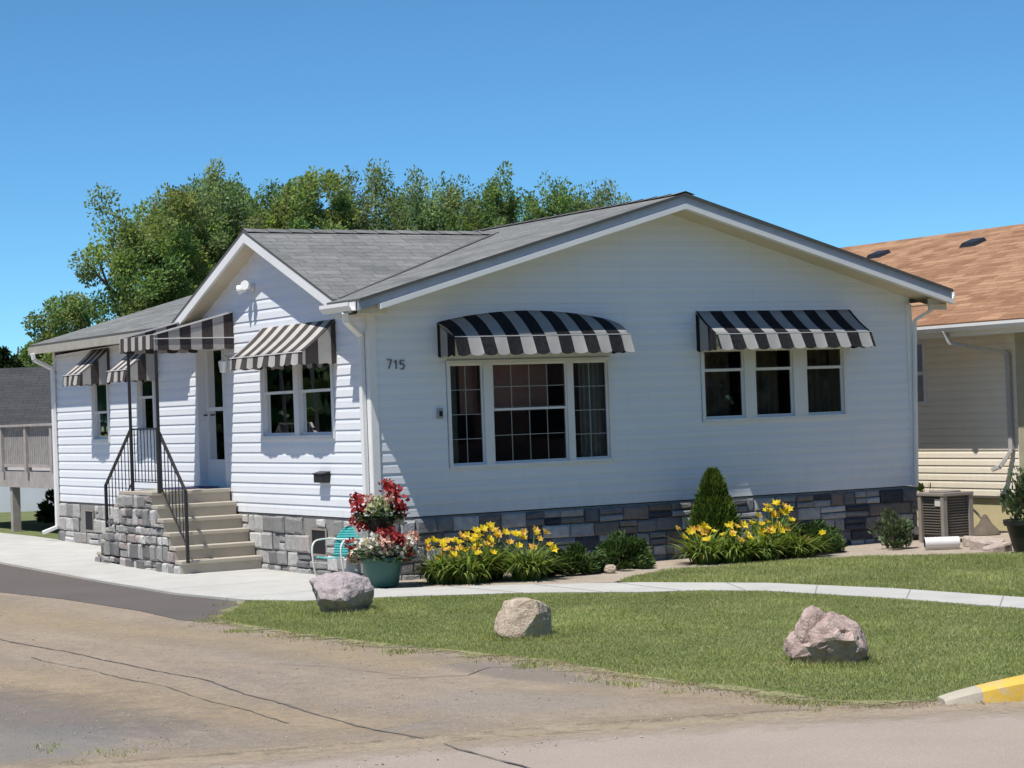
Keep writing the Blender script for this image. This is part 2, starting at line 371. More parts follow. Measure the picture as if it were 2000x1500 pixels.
# ------------------------------------------------------------------ ground
def sheet(name, poly, mat, z, thick=0, slope=False, kind='structure', step=.6, top=None):
    bm = bmesh.new(); vs = [bm.verts.new((x, y, 0)) for x, y in poly]; bm.faces.new(vs)
    if slope:
        for yc in (3.0, 6.0, 9.0, 12.5):
            bmesh.ops.bisect_plane(bm, geom=bm.verts[:]+bm.edges[:]+bm.faces[:], plane_co=(0, yc, 0), plane_no=(0, 1, 0))
    if thick:
        r = bmesh.ops.extrude_face_region(bm, geom=bm.faces[:]); nv = [e for e in r['geom'] if isinstance(e, bmesh.types.BMVert)]
        for v in nv: v.co.z -= thick
    for v in bm.verts: v.co.z += z + (g(v.co.y) if slope else 0)
    me = bpy.data.meshes.new(name); bm.to_mesh(me); bm.free(); me.materials.append(mat)
    o = bpy.data.objects.new(name, me); COL.objects.link(o); o['kind'] = kind; return o

mb = MB(); ys = [-600, -60, 3, 12.5, 60, 600]; xs = [-600, -60, 0, 60, 600]
for j in range(len(ys)-1):
    for i in range(len(xs)-1):
        mb.face([(x, y, -.05 + g(y)) for x, y in ((xs[i],ys[j]),(xs[i+1],ys[j]),(xs[i+1],ys[j+1]),(xs[i],ys[j+1]))])
tag(mb.build('ground', M['field']), kind='structure')
sheet('parking_lot', [(-60,-9.0),(-10,-9.35),(-6.0,-10.45),(-4.5,-10.75),(-2.95,-11.2),(-1.6,-11.9),(.5,-12.8),(-.6,-3),(-2.2,-2),(-2.2,2.9),(-3,2.95),(-60,2.95)], M['lot'], -.016, .03)
sheet('parking_lot', [(-60,2.95),(-2.9,2.95),(-2.2,2.95),(-1.6,12.4),(-1.2,60),(-60,60)], M['lot'], -.016, .03, True)
sheet('street', [(-60,-9.2+8),(-60,-60),(60,-60),(60,-30.2),(.5,-12.5),(-6,-10.65),(-40,-.2)], M['street'], -.0185, .02)
sheet('driveway', [(-2.05,60),(-2.15,12.5),(-2.2,3),(-2.25,.5),(-2.1,-.9),(-2.35,-1.6),(-2.75,-2.45),(-3.1,-2.95),(-3.3,-2.4),(-3.22,-1.1),(-3.3,1.1),(-3.5,2.7),(-3.8,6),(-4.2,12.5),(-5,60)], M['drive'], -.010, .03, True)
# seam and hairline cracks in the lot
def ribbon(name, pts, wd, mat, z, seed=1):
    r = random.Random(seed); mb = MB(); P = [Vector((x, y, 0)) for x, y in pts]; fine = []
    for a, b in zip(P[:-1], P[1:]):
        n = max(2, int((b-a).length/.12))
        for i in range(n): fine.append(a.lerp(b, i/n))
    fine.append(P[-1]); L = []
    for i, p in enumerate(fine):
        d = (fine[min(i+1, len(fine)-1)] - fine[max(i-1, 0)]).normalized(); nn = Vector((-d.y, d.x, 0))
        q = p + nn*(noise.noise(p*1.3)*.05 + r.uniform(-.008, .008)); ww = wd*(.35 + r.random()*.9)
        L.append((q+nn*ww, q-nn*ww))
    for a, b in zip(L[:-1], L[1:]): mb.face([(*a[0][:2], z), (*a[1][:2], z), (*b[1][:2], z), (*b[0][:2], z)])
    return tag(mb.build(name, mat), kind='structure')
ribbon('pavement_seam', [(-5.3,2.5),(-5.14,-2.74),(-4.95,-7.09),(-5.12,-10.0),(-5.05,-10.75)], .011, M['seam'], -.0115, 3)
ribbon('pavement_seam', [(-5.02,-11.0),(-5.12,-12.2),(-5.0,-13.6)], .009, M['seam'], -.011, 4)
ribbon('pavement_crack', [(-5.42,-4.5),(-5.3,-7.2),(-5.38,-9.6)], .006, M['seam'], -.0115, 5)
ribbon('pavement_crack', [(-3.9,-8.0),(-3.4,-8.3),(-3.05,-8.0),(-2.75,-8.3)], .006, M['seam'], -.0115, 6)
ribbon('pavement_crack', [(-4.4,-6.0),(-3.9,-7.0),(-3.7,-8.2)], .004, M['seam'], -.0115, 7)

patio = [(-.02,-.9),(-.02,16),(-1.2,60),(-2.0,60),(-2.1,12.5),(-2.15,3),(-2.2,.5),(-2.05,-.95),(-1.68,-1.6),(-1.02,-1.92),(-.45,-1.3)]
patio = [(0,.2),(0,60),(-2.0,60),(-2.1,12.5),(-2.15,3),(-2.2,.5),(-2.02,-.98),(-1.64,-1.65),(-1.01,-1.92),(-.47,-2.2),(-.45,-.95),(-.2,.1)]
sheet('patio', patio, M['concrete'], .004, .06, True)
path_in = [(-.45,-.93),(.07,-1.24),(.74,-1.74),(1.16,-2.1),(1.78,-2.65),(2.56,-3.86),(2.93,-5.44),(3.03,-7.13),(2.98,-10),(2.6,-14.2)]
path_out = [(-.465,-2.21),(.22,-2.64),(.70,-3.12),(1.12,-3.66),(1.62,-4.02),(2.0,-4.6),(2.24,-6.2),(2.33,-7.83),(2.26,-10.5),(1.9,-14.0)]
sheet('footpath', path_in + path_out[::-1], M['concrete'], .0, .05)
bed_out = [(1.2,-2.08),(1.68,-2.3),(2.25,-1.85),(2.94,-1.44),(3.6,-1.56),(4.32,-1.53),(5.6,-1.85),(6.84,-3.06),(8.5,-4.4)]
sheet('planting_bed', [(-.3,-.25),(-.42,-.88),(.07,-1.2),(.74,-1.7),(1.16,-2.06)] + bed_out[1:] + [(9.7,-4.4),(9.7,5),(7.9,5),(7.84,.05),(-.02,.05)], M['bed'], -.009, .03)
def jitter(poly, amp, n=6, seed=1, closed=False):
    r = random.Random(seed); out = []
    for a, b in zip(poly[:-1], poly[1:]):
        for i in range(n):
            t = i/n; x = a[0]+(b[0]-a[0])*t; y = a[1]+(b[1]-a[1])*t
            k = noise.noise(Vector((x*1.7, y*1.7, seed)))*amp*1.6 + r.uniform(-amp, amp)*.4
            L = math.hypot(b[0]-a[0], b[1]-a[1]) or 1; out.append((x - (b[1]-a[1])/L*k, y + (b[0]-a[0])/L*k))
    out.append(poly[-1]); return out
def soft_strip(name, pts, wd, z, cols, seed, e0=.25, amp=1.1, top=1.0, wide=.3):
    mb = MB(); L = 0; P = []; rows = []
    for a, b in zip(pts[:-1], pts[1:]):
        n = max(1, int(math.hypot(b[0]-a[0], b[1]-a[1])/.4)); P += [Vector((a[0]+(b[0]-a[0])*i/n, a[1]+(b[1]-a[1])*i/n, 0)) for i in range(n)]
    P.append(Vector((*pts[-1], 0)))
    for k, p in enumerate(P):
        d = (P[min(k+1, len(P)-1)]-P[max(k-1, 0)]).normalized(); nn = Vector((d.y, -d.x, 0)); rows.append((p-nn*wd, p+nn*wd))
    for a, b in zip(rows[:-1], rows[1:]): mb.face([(*a[0][:2], z), (*a[1][:2], z), (*b[1][:2], z), (*b[0][:2], z)], 0, [(1, 0), (-1, 0), (-1, 1), (1, 1)])
    a = NT(name+'_dust'); sep = a.n('SeparateXYZ'); a.l(a.tc.outputs['UV'], sep.inputs[0]); f = a.noise(1.6, 7, .7); g = a.noise(34, 4, .7); h = a.noise(5, 6, .7)
    c = a.ramp(f, [(.3, cols[0]), (.5, cols[1]), (.7, cols[2])]); c = a.mix(.35, c, a.ramp(g, [(.3, tuple(x*.45 for x in cols[0])), (.7, tuple(x*1.2 for x in cols[2]))]))
    a.base(c); a.rough(.95, .1); a.bump(g, .5, .02)
    k = a.math('SUBTRACT', 1.0, a.math('ABSOLUTE', sep.outputs[0])); k2 = a.math('ADD', k, a.math('ADD', a.math('MULTIPLY', a.math('SUBTRACT', h, .5), amp), a.math('MULTIPLY', a.math('SUBTRACT', g, .5), .4)))
    m = a.math('MULTIPLY', a.ramp(k2, [(e0, (0,0,0)), (min(1, e0+wide), (top,)*3)]), a.ramp(k, [(0, (0,0,0)), (.12, (1,1,1))]))
    t = a.n('BsdfTransparent'); ms = a.n('MixShader'); a.l(m, ms.inputs[0]); a.l(t.outputs[0], ms.inputs[1]); a.l(a.b.outputs[0], ms.inputs[2]); a.l(ms.outputs[0], a.out.inputs[0])
    return tag(mb.build(name, a.mat), kind='structure')
soft_strip('gutter_strip', [(-20,-6.6),(-16,-7.65),(-6.05,-10.62),(-4.5,-10.93),(-2.95,-11.48),(-2.1,-11.9),(-1.6,-12.2),(1.5,-13.5),(12,-18)], .60, -.0140, [(.33,.26,.185),(.42,.34,.25),(.49,.41,.31)], 1, .15, 1.7, .72, .8)
soft_strip('dirt_streak', [(-4.15,2.2),(-4.3,-1.5),(-3.75,-4.0),(-3.5,-6.2),(-3.3,-7.6)], .75, -.0145, [(.36,.29,.185),(.45,.36,.24),(.52,.43,.30)], 2, .2, 1.8, .5, .8)
soft_strip('dirt_streak', [(-6.6,-3.0),(-5.9,-6.0),(-5.6,-8.4),(-5.0,-10.2)], .8, -.0145, [(.36,.28,.185),(.46,.36,.245),(.54,.44,.32)], 3, .2, 1.8, .55, .8)
soft_strip('dirt_streak', [(-3.6,-8.9),(-2.9,-10.2),(-2.7,-11.2)], .45, -.0145, [(.36,.28,.185),(.44,.35,.245),(.52,.43,.32)], 4, .2, 1.8, .55, .8)
edge_pts = [(-2.03,-1.0),(-2.55,-1.95),(-2.95,-2.65),(-3.05,-3.6),(-2.93,-5.5),(-2.75,-6.6),(-2.6,-7.5),(-2.5,-8.1),(-2.55,-8.9),(-2.52,-9.6),(-2.42,-10.3),(-2.38,-10.9),(-2.25,-11.35),(-1.9,-11.62),(-1.45,-11.78)]
edge_smooth = []
for k in range(len(edge_pts)-1):
    q0, q1, q2, q3 = [Vector((*edge_pts[max(0, min(len(edge_pts)-1, k+z))], 0)) for z in (-1, 0, 1, 2)]
    for q in (0, .25, .5, .75): p = .5*((2*q1)+(q2-q0)*q+(2*q0-5*q1+4*q2-q3)*q*q+(3*q1-q0-3*q2+q3)*q**3); edge_smooth.append((p.x, p.y))
edge_smooth.append(edge_pts[-1])
lawn_edge = [(x+.10*noise.noise(Vector((x*2, y*2, 5))), y) for x, y in edge_smooth]
lawn_edge += [(-.4,-12.2),(1.9,-13.2)]
lawn1 = lawn_edge + [(2.2,-10.5),(2.28,-7.9),(2.2,-6.25),(1.96,-4.66),(1.6,-4.08),(1.09,-3.72),(.66,-3.17),(.2,-2.69),(-.47,-2.26),(-1.03,-1.97),(-1.66,-1.7),(-2.03,-1.02)]
sheet('lawn', lawn1[:-1], M['turf'], -.005, .03)
def margin():                              # worn dry edge of the lawn, breaking up into the gravel
    mb = MB(); P = [Vector((x, y, 0)) for x, y in edge_smooth]; L = 0; rows = []; n = len(P)
    for k, p in enumerate(P):
        d = (P[min(k+1, n-1)]-P[max(k-1, 0)]).normalized(); nn = Vector((d.y, -d.x, 0))
        if k: L += (p-P[k-1]).length
        rows.append((p-nn*.35, p+nn*.50, L))
    for a, b in zip(rows[:-1], rows[1:]): mb.face([(*a[0][:2], -.0035), (*a[1][:2], -.0142), (*b[1][:2], -.0142), (*b[0][:2], -.0035)], 0, [(1, a[2]), (0, a[2]), (0, b[2]), (1, b[2])])
    a = NT('dry_lawn_edge'); sep = a.n('SeparateXYZ'); a.l(a.tc.outputs['UV'], sep.inputs[0]); f = a.noise(2.6, 7, .7); g = a.noise(30, 4, .7); h = a.noise(1.3, 5, .6)
    c = a.ramp(h, [(.35, (.33, .28, .17)), (.5, (.25, .25, .11)), (.65, (.17, .20, .075))]); c = a.mix(.4, c, a.ramp(g, [(.3, (.14, .12, .06)), (.7, (.46, .42, .28))]))
    a.base(c); a.rough(.95, .1); a.bump(g, .6, .02)
    k = a.math('ADD', sep.outputs[0], a.math('ADD', a.math('MULTIPLY', a.math('SUBTRACT', f, .5), 1.3), a.math('MULTIPLY', a.math('SUBTRACT', g, .5), .5)))
    m = a.ramp(k, [(.38, (0,0,0)), (.58, (1,1,1))]); e = a.ramp(sep.outputs[0], [(.0, (0,0,0)), (.12, (1,1,1))]); e2 = a.ramp(sep.outputs[0], [(.7, (1,1,1)), (.98, (0,0,0))])
    t = a.n('BsdfTransparent'); ms = a.n('MixShader'); a.l(a.math('MULTIPLY', a.math('MULTIPLY', m, e), e2), ms.inputs[0]); a.l(t.outputs[0], ms.inputs[1]); a.l(a.b.outputs[0], ms.inputs[2]); a.l(ms.outputs[0], a.out.inputs[0])
    tag(mb.build('lawn_margin', a.mat), kind='structure')
margin()
lawn2 = [(1.75,-2.28)] + jitter(bed_out[2:], .03, 4, 5) + [(8.6,-9),(3.1,-12),(3.0,-10),(3.06,-7.1),(2.96,-5.4),(2.6,-3.8),(1.84,-2.66)]
sheet('lawn', lawn2, M['turf'], -.005, .03)

# grass blades
def inside(px, py, poly):
    n = len(poly); c = np.zeros(len(px), bool); j = n-1
    for i in range(n):
        xi, yi = poly[i]; xj, yj = poly[j]
        k = ((yi > py) != (yj > py)) & (px < (xj-xi)*(py-yi)/((yj-yi) or 1e-9)+xi); c ^= k; j = i
    return c
def blades(name, poly, dens, h, mat, z0, seed, spread=0, cvar=(.6, 1.25), wd=.004, keep=None):
    rs = np.random.RandomState(seed); P = np.array(poly); lo, hi = P.min(0), P.max(0); n = int((hi-lo).prod()*dens)
    x = rs.uniform(lo[0], hi[0], n); y = rs.uniform(lo[1], hi[1], n); k = inside(x, y, poly)
    if keep is not None: k &= keep(x, y, rs)
    x = x[k]; y = y[k]; n = len(x)
    x = x + rs.normal(0, spread, n); y = y + rs.normal(0, spread, n)
    patch = np.array([noise.noise((a*.8, b*.8, 3.1)) + .6*noise.noise((a*3, b*2.2, 7)) for a, b in zip(x, y)])
    hh = h*(rs.uniform(.5, 1.2, n)+.35*patch); az = rs.uniform(0, 2*math.pi, n); le = rs.uniform(.2, 1.2, n)*hh
    dx, dy = np.cos(az), np.sin(az); w_ = wd*rs.uniform(.7, 1.5, n); b2 = rs.uniform(0, 2*math.pi, n)
    V = np.empty((n, 3, 3)); V[:, 0] = np.c_[x-np.cos(b2)*w_, y-np.sin(b2)*w_, np.full(n, z0)]; V[:, 1] = np.c_[x+np.cos(b2)*w_, y+np.sin(b2)*w_, np.full(n, z0)]
    V[:, 2] = np.c_[x+dx*le, y+dy*le, z0+hh]
    me = bpy.data.meshes.new(name); me.vertices.add(n*3); me.vertices.foreach_set('co', V.ravel()); me.loops.add(n*3); me.loops.foreach_set('vertex_index', np.arange(n*3, dtype=np.int32))
    me.polygons.add(n); me.polygons.foreach_set('loop_start', np.arange(0, n*3, 3, dtype=np.int32))
    A = me.color_attributes.new('Col', 'FLOAT_COLOR', 'CORNER'); v = rs.uniform(*cvar, n)*(1+.36*patch); yl = rs.uniform(.85, 1.25, n)
    C = np.c_[v*yl, v, v*rs.uniform(.7, 1.2, n), np.ones(n)]; A.data.foreach_set('color', np.repeat(C, 3, 0).ravel().astype(np.float32))
    me.materials.append(mat); me.update(); me.validate()
    o = bpy.data.objects.new(name, me); COL.objects.link(o); o['kind'] = 'stuff'; return o
blades('grass', lawn1, 6200, .025, M['grass'], -.01, 1, .012)
blades('grass', [p for p in lawn2 if p[0] < 7.2], 4200, .034, M['grass'], -.01, 2, .012)
edge_poly = [(x-.30, y-.12) for x, y in lawn_edge[:-2]] + [(x+.22, y+.15) for x, y in lawn_edge[:-2]][::-1]
blades('dry_grass', edge_poly, 1500, .03, M['drygrass'], -.02, 3, .08, keep=lambda x, y, rs: rs.uniform(0, 1, len(x)) < np.array([max(0, noise.noise((a*1.6, b*1.6, 1.7))*1.8+.35) for a, b in zip(x, y)]))
blades('grass_tufts', [(x-.45, y-.2) for x, y in lawn_edge[:-2]] + [(x+.1, y+.1) for x, y in lawn_edge[:-2]][::-1], 2600, .035, M['grass'], -.02, 4, .02, keep=lambda x, y, rs: np.array([noise.noise((a*3.1, b*3.1, 4.2)) for a, b in zip(x, y)]) > .30)
blades('lot_weeds', [(-7.6,-10.2),(-7.2,-9.3),(-6.2,-9.5),(-6.3,-10.4)], 1300, .03, M['grass'], -.022, 8, .02, keep=lambda x, y, rs: np.array([noise.noise((a*4, b*4, 9.2)) for a, b in zip(x, y)]) > .28)

def pebbles(name, poly, n, seed, z):
    rs = np.random.RandomState(seed); P = np.array(poly); lo, hi = P.min(0), P.max(0)
    x = rs.uniform(lo[0], hi[0], n*3); y = rs.uniform(lo[1], hi[1], n*3); k = inside(x, y, poly); x = x[k][:n]; y = y[k][:n]; n = len(x)
    sz = .003+.008*rs.random_sample(n)**3.0; base = np.array([(1,0,0),(0,1,0),(-1,0,0),(0,-1,0),(0,0,.7),(0,0,-.4)]); fc = [(0,1,4),(1,2,4),(2,3,4),(3,0,4),(1,0,5),(2,1,5),(3,2,5),(0,3,5)]
    V = base[None]*sz[:, None, None]*rs.uniform(.6, 1.3, (n, 6, 1)); a = rs.uniform(0, 6.28, n); c, s_ = np.cos(a)[:, None], np.sin(a)[:, None]
    V = np.stack([V[..., 0]*c-V[..., 1]*s_+x[:, None], V[..., 0]*s_+V[..., 1]*c+y[:, None], V[..., 2]+z], -1)
    F = (np.arange(n)[:, None, None]*6+np.array(fc)[None]).reshape(-1, 3); m = len(F)
    me = bpy.data.meshes.new(name); me.vertices.add(n*6); me.vertices.foreach_set('co', V.ravel()); me.loops.add(m*3); me.loops.foreach_set('vertex_index', F.ravel().astype(np.int32)); me.polygons.add(m); me.polygons.foreach_set('loop_start', np.arange(0, m*3, 3, dtype=np.int32))
    A = me.color_attributes.new('Col', 'FLOAT_COLOR', 'CORNER'); t = rs.uniform(.22, .58, n); w_ = rs.uniform(.78, .95, n); C = np.c_[t, t*w_, t*w_*w_, np.ones(n)]; A.data.foreach_set('color', np.repeat(C, 24, 0).ravel().astype(np.float32))
    me.materials.append(M['stone']); me.update(); me.validate(); o = bpy.data.objects.new(name, me); COL.objects.link(o); o['kind'] = 'stuff'
pebbles('gravel', [(-8,-11.5),(-8.5,-4),(-5,3),(-3.5,2.5),(-3.3,-2.6),(-2.9,-5),(-2.6,-8),(-2.3,-11.3),(-4,-11.6)], 6500, 5, -.0155)
for bx, by, br in ((-1.93,-3.12,.36), (-1.86,-6.47,.29), (-1.24,-9.67,.33)):
    ring = [(bx+br*1.15*math.cos(k*.349), by+br*1.15*math.sin(k*.349)) for k in range(18)]
    blades('grass_tufts', ring, 5200, .055, M['grass'], -.01, int(br*1000), .015, keep=lambda x, y, rs, bx=bx, by=by, br=br: np.hypot(x-bx, y-by) > br*.72)
def joints():
    mb = MB(); mat = plain('dark_joint_line', (.27, .26, .24), .95, .2, 9)  # joint lines drawn darker than the concrete around them
    pa = [Vector((*p, 0)) for p in path_in]; pb = [Vector((*p, 0)) for p in path_out]
    def at_(P, t):
        k = min(int(t*(len(P)-1)), len(P)-2); f = t*(len(P)-1)-k; return P[k].lerp(P[k+1], f)
    for t in (.13, .27, .41, .52, .60, .68, .76, .85):
        a, b = at_(pa, t), at_(pb, t); d = (b-a).normalized(); nn = Vector((-d.y, d.x, 0))*.006; a = a+d*.02; b = b-d*.02
        mb.face([(*(a+nn)[:2], .0025), (*(b+nn)[:2], .0025), (*(b-nn)[:2], .0025), (*(a-nn)[:2], .0025)])
    for y in (-.6, 1.1, 2.8): mb.face([(-2.12, y, .0065), (-.06, y, .0065), (-.06, y+.011, .0065), (-2.12, y+.011, .0065)])
    tag(mb.build('concrete_joints', mat), kind='structure')
joints()

# kerb
def kerb():
    d = Vector((.915, -.404, 0)); n = Vector((.404, .915, 0)); o = Vector((-2.55, -11.54, 0))
    def prof(h): return [(-.02, -.03), (.0, h*.85-.01), (.035, h), (.15, h), (.17, -.03)]
    for nm, s0, s1, mat in (('kerb', .60, .84, M['kerb']), ('yellow_kerb', .84, 6, M['yellow'])):
        mb = MB(); k = 16; rows = []
        for i in range(k+1):
            s = s0 + (s1-s0)*(i/k if nm == 'kerb' else (i/k)**2); h = .004 + .14*min(1, max(0, (s-.58)/.70))**.75
            rows.append([o + d*s + n*a + Vector((0, 0, b)) for a, b in prof(h)])
        for a, b in zip(rows[:-1], rows[1:]):
            for j in range(4): mb.face([a[j], a[j+1], b[j+1], b[j]])
        mb.face(rows[0]); mb.face(rows[-1])
        tag(mb.build(nm, mat), kind='structure')
kerb()

# ------------------------------------------------------------------ house
W, D, ZB, ZT = 7.86, 11.18, .70, 3.08
RX, RZ, RS = 4.03, 4.40, .283            # main ridge x, height, slope
GY, GZ, GS = 2.86, 4.21, .40             # side gable ridge y, height, slope
PF = lambda u, z, o: (u, -o, z)          # front wall (u = x)
PL = lambda u, z, o: (-o, u, z)          # left wall (u = y)
PR = lambda u, z, o: (W+o, u, z)
PB = lambda u, z, o: (u, D+o, z)
house = thing('house', 'white vinyl-sided single-storey house with grey shingle roof and stone foundation', 'house', (0, 0, 0))
win_front = [(.95, 3.20, 1.225, 2.455), (4.50, 6.76, 1.635, 2.56)]
win_left = [(.95, 3.06, 1.62, 2.62), (8.68, 9.42, 1.62, 2.62), (6.78, 7.48, 1.72, 2.62)]
door = (4.25, 5.22, 1.0, 2.96)
def siding(mb, P, u0, u1, z0, z1, openings, lim, course=.127, off=.015):
    hof = lambda t: off-.003*t/.6 if t < .6 else .002+(off-.005)*(1-t)/.4
    zs = sorted(set([z0 + course*i for i in range(int((z1-z0)/course)+1)] + [z0 + course*(i+.6) for i in range(int((z1-z0)/course)+1) if z0 + course*(i+.6) < z1] + [z1] + [z for o in openings for z in o[2:] if z0 < z < z1]))
    for za, zb in zip(zs[:-1], zs[1:]):
        if zb - za < 1e-4: continue
        base = z0 + course*math.floor((za - z0)/course + 1e-6)
        oa = hof((za-base)/course); ob = hof((zb-base)/course)
        a0, a1 = lim(za); b0, b1 = lim(zb)
        if a1 - a0 < .01: break
        a0, a1, b0, b1 = max(a0, u0), min(a1, u1), max(b0, u0), min(b1, u1)
        cuts = sorted((o[0], o[1]) for o in openings if o[2] < zb-1e-4 and o[3] > za+1e-4)
        segs = []; cur = None
        for c0, c1 in cuts: segs.append((cur, c0)); cur = c1
        segs.append((cur, None))
        for s0, s1 in segs:
            p0, q0 = (a0, b0) if s0 is None else (s0, s0); p1, q1 = (a1, b1) if s1 is None else (s1, s1)
            if q1 < q0: q0 = q1 = (q0+q1)/2
            mb.face([P(p0, za, oa), P(p1, za, oa), P(q1, zb, ob), P(q0, zb, ob)])
            if abs(za-base) < 1e-4: mb.face([P(p0, za, oa), P(p1, za, oa), P(p1, za, -.004), P(p0, za, -.004)])
flim = lambda z: (0, W) if z <= ZT else (RX-(RZ-.12-z)/RS, RX+(RZ-.12-z)/RS)
llim = lambda z: (0, D) if z <= 3.06 else (GY-(GZ-.12-z)/GS, GY+(GZ-.12-z)/GS)
mb = MB()
siding(mb, PF, 0, W, ZB, 4.27, win_front, flim)
siding(mb, PL, 0, D, ZB, 4.06, win_left + [door], llim)
siding(mb, PR, 0, D, ZB, 3.1, [], lambda z: (0, D)); siding(mb, PB, 0, W, ZB, 4.27, [], flim)
for c0, c1, z0, z1 in win_front:
    for q in ((c0, c0, z0, z1), (c1, c1, z0, z1), (c0, c1, z0, z0), (c0, c1, z1, z1)):
        mb.face([PF(q[0], q[2], .014), PF(q[1], q[3] if q[0] == q[1] else q[2], .014), PF(q[1], q[3], -.10), PF(q[0], q[2] if q[0] == q[1] else q[3], -.10)])
mb.build('wall', M['siding'], house)
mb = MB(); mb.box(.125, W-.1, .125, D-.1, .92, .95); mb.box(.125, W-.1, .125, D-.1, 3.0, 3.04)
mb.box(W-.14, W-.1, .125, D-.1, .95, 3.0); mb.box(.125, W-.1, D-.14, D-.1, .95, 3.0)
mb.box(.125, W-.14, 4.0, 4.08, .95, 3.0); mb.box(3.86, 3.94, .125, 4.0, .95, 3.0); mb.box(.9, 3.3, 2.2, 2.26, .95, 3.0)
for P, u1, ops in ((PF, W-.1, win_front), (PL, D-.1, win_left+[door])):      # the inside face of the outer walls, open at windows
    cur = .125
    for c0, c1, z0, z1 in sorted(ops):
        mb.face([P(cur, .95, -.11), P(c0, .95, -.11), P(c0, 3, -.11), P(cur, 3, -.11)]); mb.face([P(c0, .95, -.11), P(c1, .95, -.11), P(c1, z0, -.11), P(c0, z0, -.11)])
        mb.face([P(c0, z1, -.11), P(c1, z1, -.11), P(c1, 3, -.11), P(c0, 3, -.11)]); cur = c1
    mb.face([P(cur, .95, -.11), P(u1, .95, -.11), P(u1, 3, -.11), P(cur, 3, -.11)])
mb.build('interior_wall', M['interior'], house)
# corner trim, frieze
for P, u0, u1 in ((PF, -.02, .07), (PF, W-.07, W+.02), (PL, -.02, .07), (PL, D-.07, D+.02)):
    mb = MB(); mb.pbox(P, u0, u1, ZB-.02, 3.06, .012, .026 if P is PF else .0255); mb.build('corner_trim', M['trim'], house)
# stone foundation
def ashlar(mb, P, u0, u1, z0, z1, pal, openings=(), hmin=.09, hmax=.2, lmin=.12, lmax=.42, seed=1, dep=.035, rough=.012, lim=None, brk=()):
    r = random.Random(seed); z = z0
    while z < z1-.01:
        h = r.uniform(hmin, hmax)
        if z1-(z+h) < hmin*.7: h = z1-z
        u = u0
        while u < u1-.01:
            l = r.uniform(lmin, lmax)
            if u1-(u+l) < lmin*.7: l = u1-u
            for k in brk:
                if u+.03 < k < u+l: l = k-u; break
            subs = [(u, u+l, z, z+h)]
            if h > hmin*1.5 and r.random() < .3: subs = [(u, u+l, z, z+h*.5), (u, u+l, z+h*.5, z+h)]
            for a0, a1, b0, b1 in subs:
                if any(o[0] < a1 and o[1] > a0 and o[2] < b1 and o[3] > b0 for o in openings): continue
                if lim:
                    zm = lim((a0+a1)/2)
                    if zm - b0 < .035: continue
                    b1 = min(b1, zm)
                gp = .007; a0 += gp; a1 -= gp; b0 += gp; b1 -= gp; o1 = dep*r.uniform(.5, 1.1); bv = min(.02, (b1-b0)*.2)
                j = lambda: r.uniform(-rough, rough)
                c = r.choice(pal); k = r.uniform(.8, 1.2); mb.cc = (c[0]*k, c[1]*k, c[2]*k, 1)
                B = [P(a0+j(), b0+j(), 0), P(a1+j(), b0+j(), 0), P(a1+j(), b1+j(), 0), P(a0+j(), b1+j(), 0)]
                Mi = [P(a0+j()*.5, b0+j()*.5, o1*.65), P(a1+j()*.5, b0+j()*.5, o1*.65), P(a1+j()*.5, b1+j()*.5, o1*.65), P(a0+j()*.5, b1+j()*.5, o1*.65)]
                T = [P(a0+bv+j(), b0+bv+j(), o1), P(a1-bv+j(), b0+bv+j(), o1), P(a1-bv+j(), b1-bv+j(), o1+j()*.3), P(a0+bv+j(), b1-bv+j(), o1)]
                for i in range(4): mb.face([B[i], B[(i+1)%4], Mi[(i+1)%4], Mi[i]]); mb.face([Mi[i], Mi[(i+1)%4], T[(i+1)%4], T[i]])
                mb.face(T)
            u += l
        z += h
    mb.cc = (1, 1, 1, 1)
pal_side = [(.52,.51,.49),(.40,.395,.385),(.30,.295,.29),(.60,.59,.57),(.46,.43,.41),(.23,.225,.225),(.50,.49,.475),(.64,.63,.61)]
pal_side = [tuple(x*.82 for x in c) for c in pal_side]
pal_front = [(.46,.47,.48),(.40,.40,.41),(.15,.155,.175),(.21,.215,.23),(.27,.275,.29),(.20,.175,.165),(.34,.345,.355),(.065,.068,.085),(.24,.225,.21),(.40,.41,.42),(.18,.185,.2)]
mb = MB()
bwin = [(1.30, 1.72, .22, .56), (9.55, 9.92, .26, .60)]
ashlar(mb, PF, .02, W-.01, -.06, ZB-.03, pal_front, (), .09, .18, .12, .40, 3, .05, .014)
ashlar(mb, PL, .0, D, -.06, ZB-.03, pal_side, bwin, .10, .22, .14, .42, 4, .05, .014)
f = mb.build('foundation', M['stone'], house)
mb = MB(); mb.box(.0, W, .0, D, -.06, ZB-.012); mb.build('foundation_core', M['mortar'], house)
for b in bwin:
    mb = MB(); mb.pbox(PL, b[0], b[1], b[2], b[3], .003, .012); wdo = mb.build('basement_window', M['dark'], house)
    mb = MB()
    for q in ((b[0]-.02, b[0]+.02, b[2], b[3]), (b[1]-.02, b[1]+.02, b[2], b[3]), (b[0]+.02, b[1]-.02, b[3]-.03, b[3]), (b[0]+.02, b[1]-.02, b[2], b[2]+.03)): mb.pbox(PL, *q, .013, .02)
    mb.build('frame', M['ac'], wdo)
